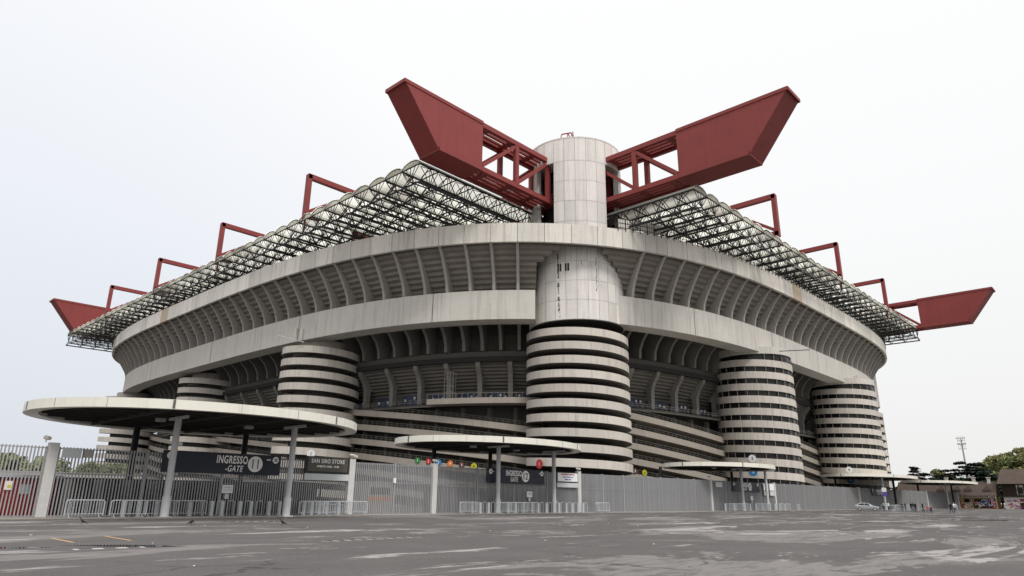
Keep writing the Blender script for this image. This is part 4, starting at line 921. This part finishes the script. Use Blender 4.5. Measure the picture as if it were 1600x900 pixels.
b=MB(); b.box(-.5,-.02,-14,6.02,3.55,4.0)
for k in range(16): y=-13.8+1.3*k; b.box(-.08,-.01,y-.16,y+.16,4,7.4)
for z in (4.2,5.6,7.2): b.box(-.07,0,-14,6,z-.13,z+.13)
b.box(-.06,0,2.4,6.02,4,7.4); b.build('timber_frame',M['timber'],e)
for y in (1.5,-3,-8): b=MB(); b.box(-.12,0,y-.7,y+.7,4.5,6.4); b.build('window',M['glass'],e)
b=MB(); b.box(-.05,0,-1.5,2.2,.1,3.0); b.build('shopfront',M['timber'],e)
graffiti(None,-4,5.5,.3,2.8,-.06,e,5,['signred','purple','bwhite'],36)
e=empty('timbered_gable_house',(266,66,0)); tag(e,'small timbered gable house behind the far end of the fence','house')
b=MB(); b.box(0,8,-8,3,0,6.0); b.build('wall',M['ochre'],e)
b=MB(); b.hexa([(-.6,-9,5.6),(-.6,-2.5,9.8),(-.6,4,5.6)],[(9,-9,5.6),(9,-2.5,9.8),(9,4,5.6)]); b.build('roof',M['rust'],e)
b=MB(); 
for k in range(6): b.box(-.08,0,-7.8+2*k,-7.5+2*k,3,6)
b.box(-.08,0,-8,3,4.4,4.7); b.build('timber_frame',M['timber'],e)
# blue-white stop sign near car
e=empty('parking_sign',(166,45.2,0),-1.35); tag(e,'white and purple sign on a column by the long canopy','sign')
b=MB(); b.tube((0,0,0),(0,0,4.6),.05,n=8); b.build('pole',M['galv'],e); b=MB(); b.box(-.45,.45,-.08,-.04,3.75,4.6); b.build('panel',M['white'],e); b=MB(); b.box(-.45,.45,-.08,-.04,2.85,3.7); b.build('lower_panel',M['purple'],e)
# ------------------------------------------------------------------ world, sun, camera
w=bpy.data.worlds.new('World'); sc.world=w; w.use_nodes=True; nt=w.node_tree; N=nt.nodes; L=nt.links; bg=N['Background']
sky=N.new('ShaderNodeTexSky'); sky.sky_type='NISHITA'; sky.sun_disc=False; SUN_EL=R(48); sun_dir=Vector((-.32,-1,0)).normalized()
sky.sun_elevation=SUN_EL; sky.sun_rotation=math.atan2(sun_dir.x,sun_dir.y); sky.dust_density=4; sky.air_density=1.5
tc=N.new('ShaderNodeTexCoord'); sx=N.new('ShaderNodeSeparateXYZ'); L.new(tc.outputs['Generated'],sx.inputs[0])
ramp=N.new('ShaderNodeValToRGB'); L.new(sx.outputs['Z'],ramp.inputs[0]); E_=ramp.color_ramp.elements
# overcast deck: brighter towards the zenith
cols=[(0.0,(5.7,5.7,5.65)),(.12,(6.05,6.05,6.05)),(.34,(6.5,6.5,6.52)),(.68,(6.8,6.8,6.8)),(.82,(11,11,11)),(1.0,(24,24,24))]
E_[0].position=0; E_[0].color=(*[v/24 for v in cols[0][1]],1); E_[1].position=1; E_[1].color=(1,1,1,1)
for p_,c_ in cols[1:-1]: el=E_.new(p_); el.color=(*[v/24 for v in c_],1)
# bluish dimmer cloud towards world +Y (left of the view)
dv=N.new('ShaderNodeVectorMath'); dv.operation='DOT_PRODUCT'; L.new(tc.outputs['Generated'],dv.inputs[0]); dv.inputs[1].default_value=Vector((.0,1,-.25)).normalized()
mr=N.new('ShaderNodeMapRange'); mr.inputs[1].default_value=.55; mr.inputs[2].default_value=1.0; L.new(dv.outputs['Value'],mr.inputs[0])
no=N.new('ShaderNodeTexNoise'); no.inputs['Scale'].default_value=2.2; no.inputs['Detail'].default_value=4; L.new(tc.outputs['Generated'],no.inputs['Vector'])
ma=N.new('ShaderNodeMath'); ma.operation='MULTIPLY_ADD'; L.new(no.outputs['Fac'],ma.inputs[0]); ma.inputs[1].default_value=.5; ma.inputs[2].default_value=.75; mm=N.new('ShaderNodeMath'); mm.operation='MULTIPLY'; L.new(mr.outputs[0],mm.inputs[0]); L.new(ma.outputs[0],mm.inputs[1]); mm.use_clamp=True
tint=N.new('ShaderNodeMix'); tint.data_type='RGBA'; tint.blend_type='MULTIPLY'; L.new(mm.outputs[0],tint.inputs[0]); L.new(ramp.outputs[0],tint.inputs[6]); tint.inputs[7].default_value=(.79,.84,.93,1)
sc13=N.new('ShaderNodeVectorMath'); sc13.operation='SCALE'; L.new(tint.outputs[2],sc13.inputs[0]); sc13.inputs['Scale'].default_value=24*.97
mx=N.new('ShaderNodeMix'); mx.data_type='RGBA'; mx.inputs[0].default_value=.96; L.new(sky.outputs[0],mx.inputs[6]); L.new(sc13.outputs[0],mx.inputs[7]); L.new(mx.outputs[2],bg.inputs['Color']); bg.inputs['Strength'].default_value=.12
sl=bpy.data.lights.new('sun','SUN'); sl.energy=1.5; sl.angle=R(14); sl.color=(1,.965,.92); so=bpy.data.objects.new('sun',sl); COL.objects.link(so)
D=Vector((sun_dir.x*math.cos(SUN_EL),sun_dir.y*math.cos(SUN_EL),math.sin(SUN_EL))); so.rotation_euler=D.to_track_quat('Z','Y').to_euler(); so.location=(0,0,60)
F=1062.;ROLL=.0115;YH0=769.0
yc=YH0+ROLL*800; rr=math.atan(ROLL); dist=(yc-450)*math.cos(rr); thp=math.atan(dist/F)
AX=0.8184958546898142
r0=Vector((math.cos(AX),-math.sin(AX),0)); f0=Vector((math.sin(AX),math.cos(AX),0)); u0=Vector((0,0,1))
fw=f0*math.cos(thp)+u0*math.sin(thp); up=-f0*math.sin(thp)+u0*math.cos(thp)
ix=r0*math.cos(rr)+up*math.sin(rr); iy=-r0*math.sin(rr)+up*math.cos(rr)
cam=bpy.data.cameras.new('camera'); co=bpy.data.objects.new('camera',cam); COL.objects.link(co); sc.camera=co
m=Matrix((ix,iy,-fw)).transposed().to_4x4(); m.translation=Vector((0,0,CAMH)); co.matrix_world=m
cam.sensor_width=36; cam.lens=36*F/1600; cam.clip_end=6000; cam.clip_start=.1
sc.view_settings.view_transform='Standard'; sc.view_settings.look='None'; sc.view_settings.exposure=.38; sc.view_settings.gamma=1
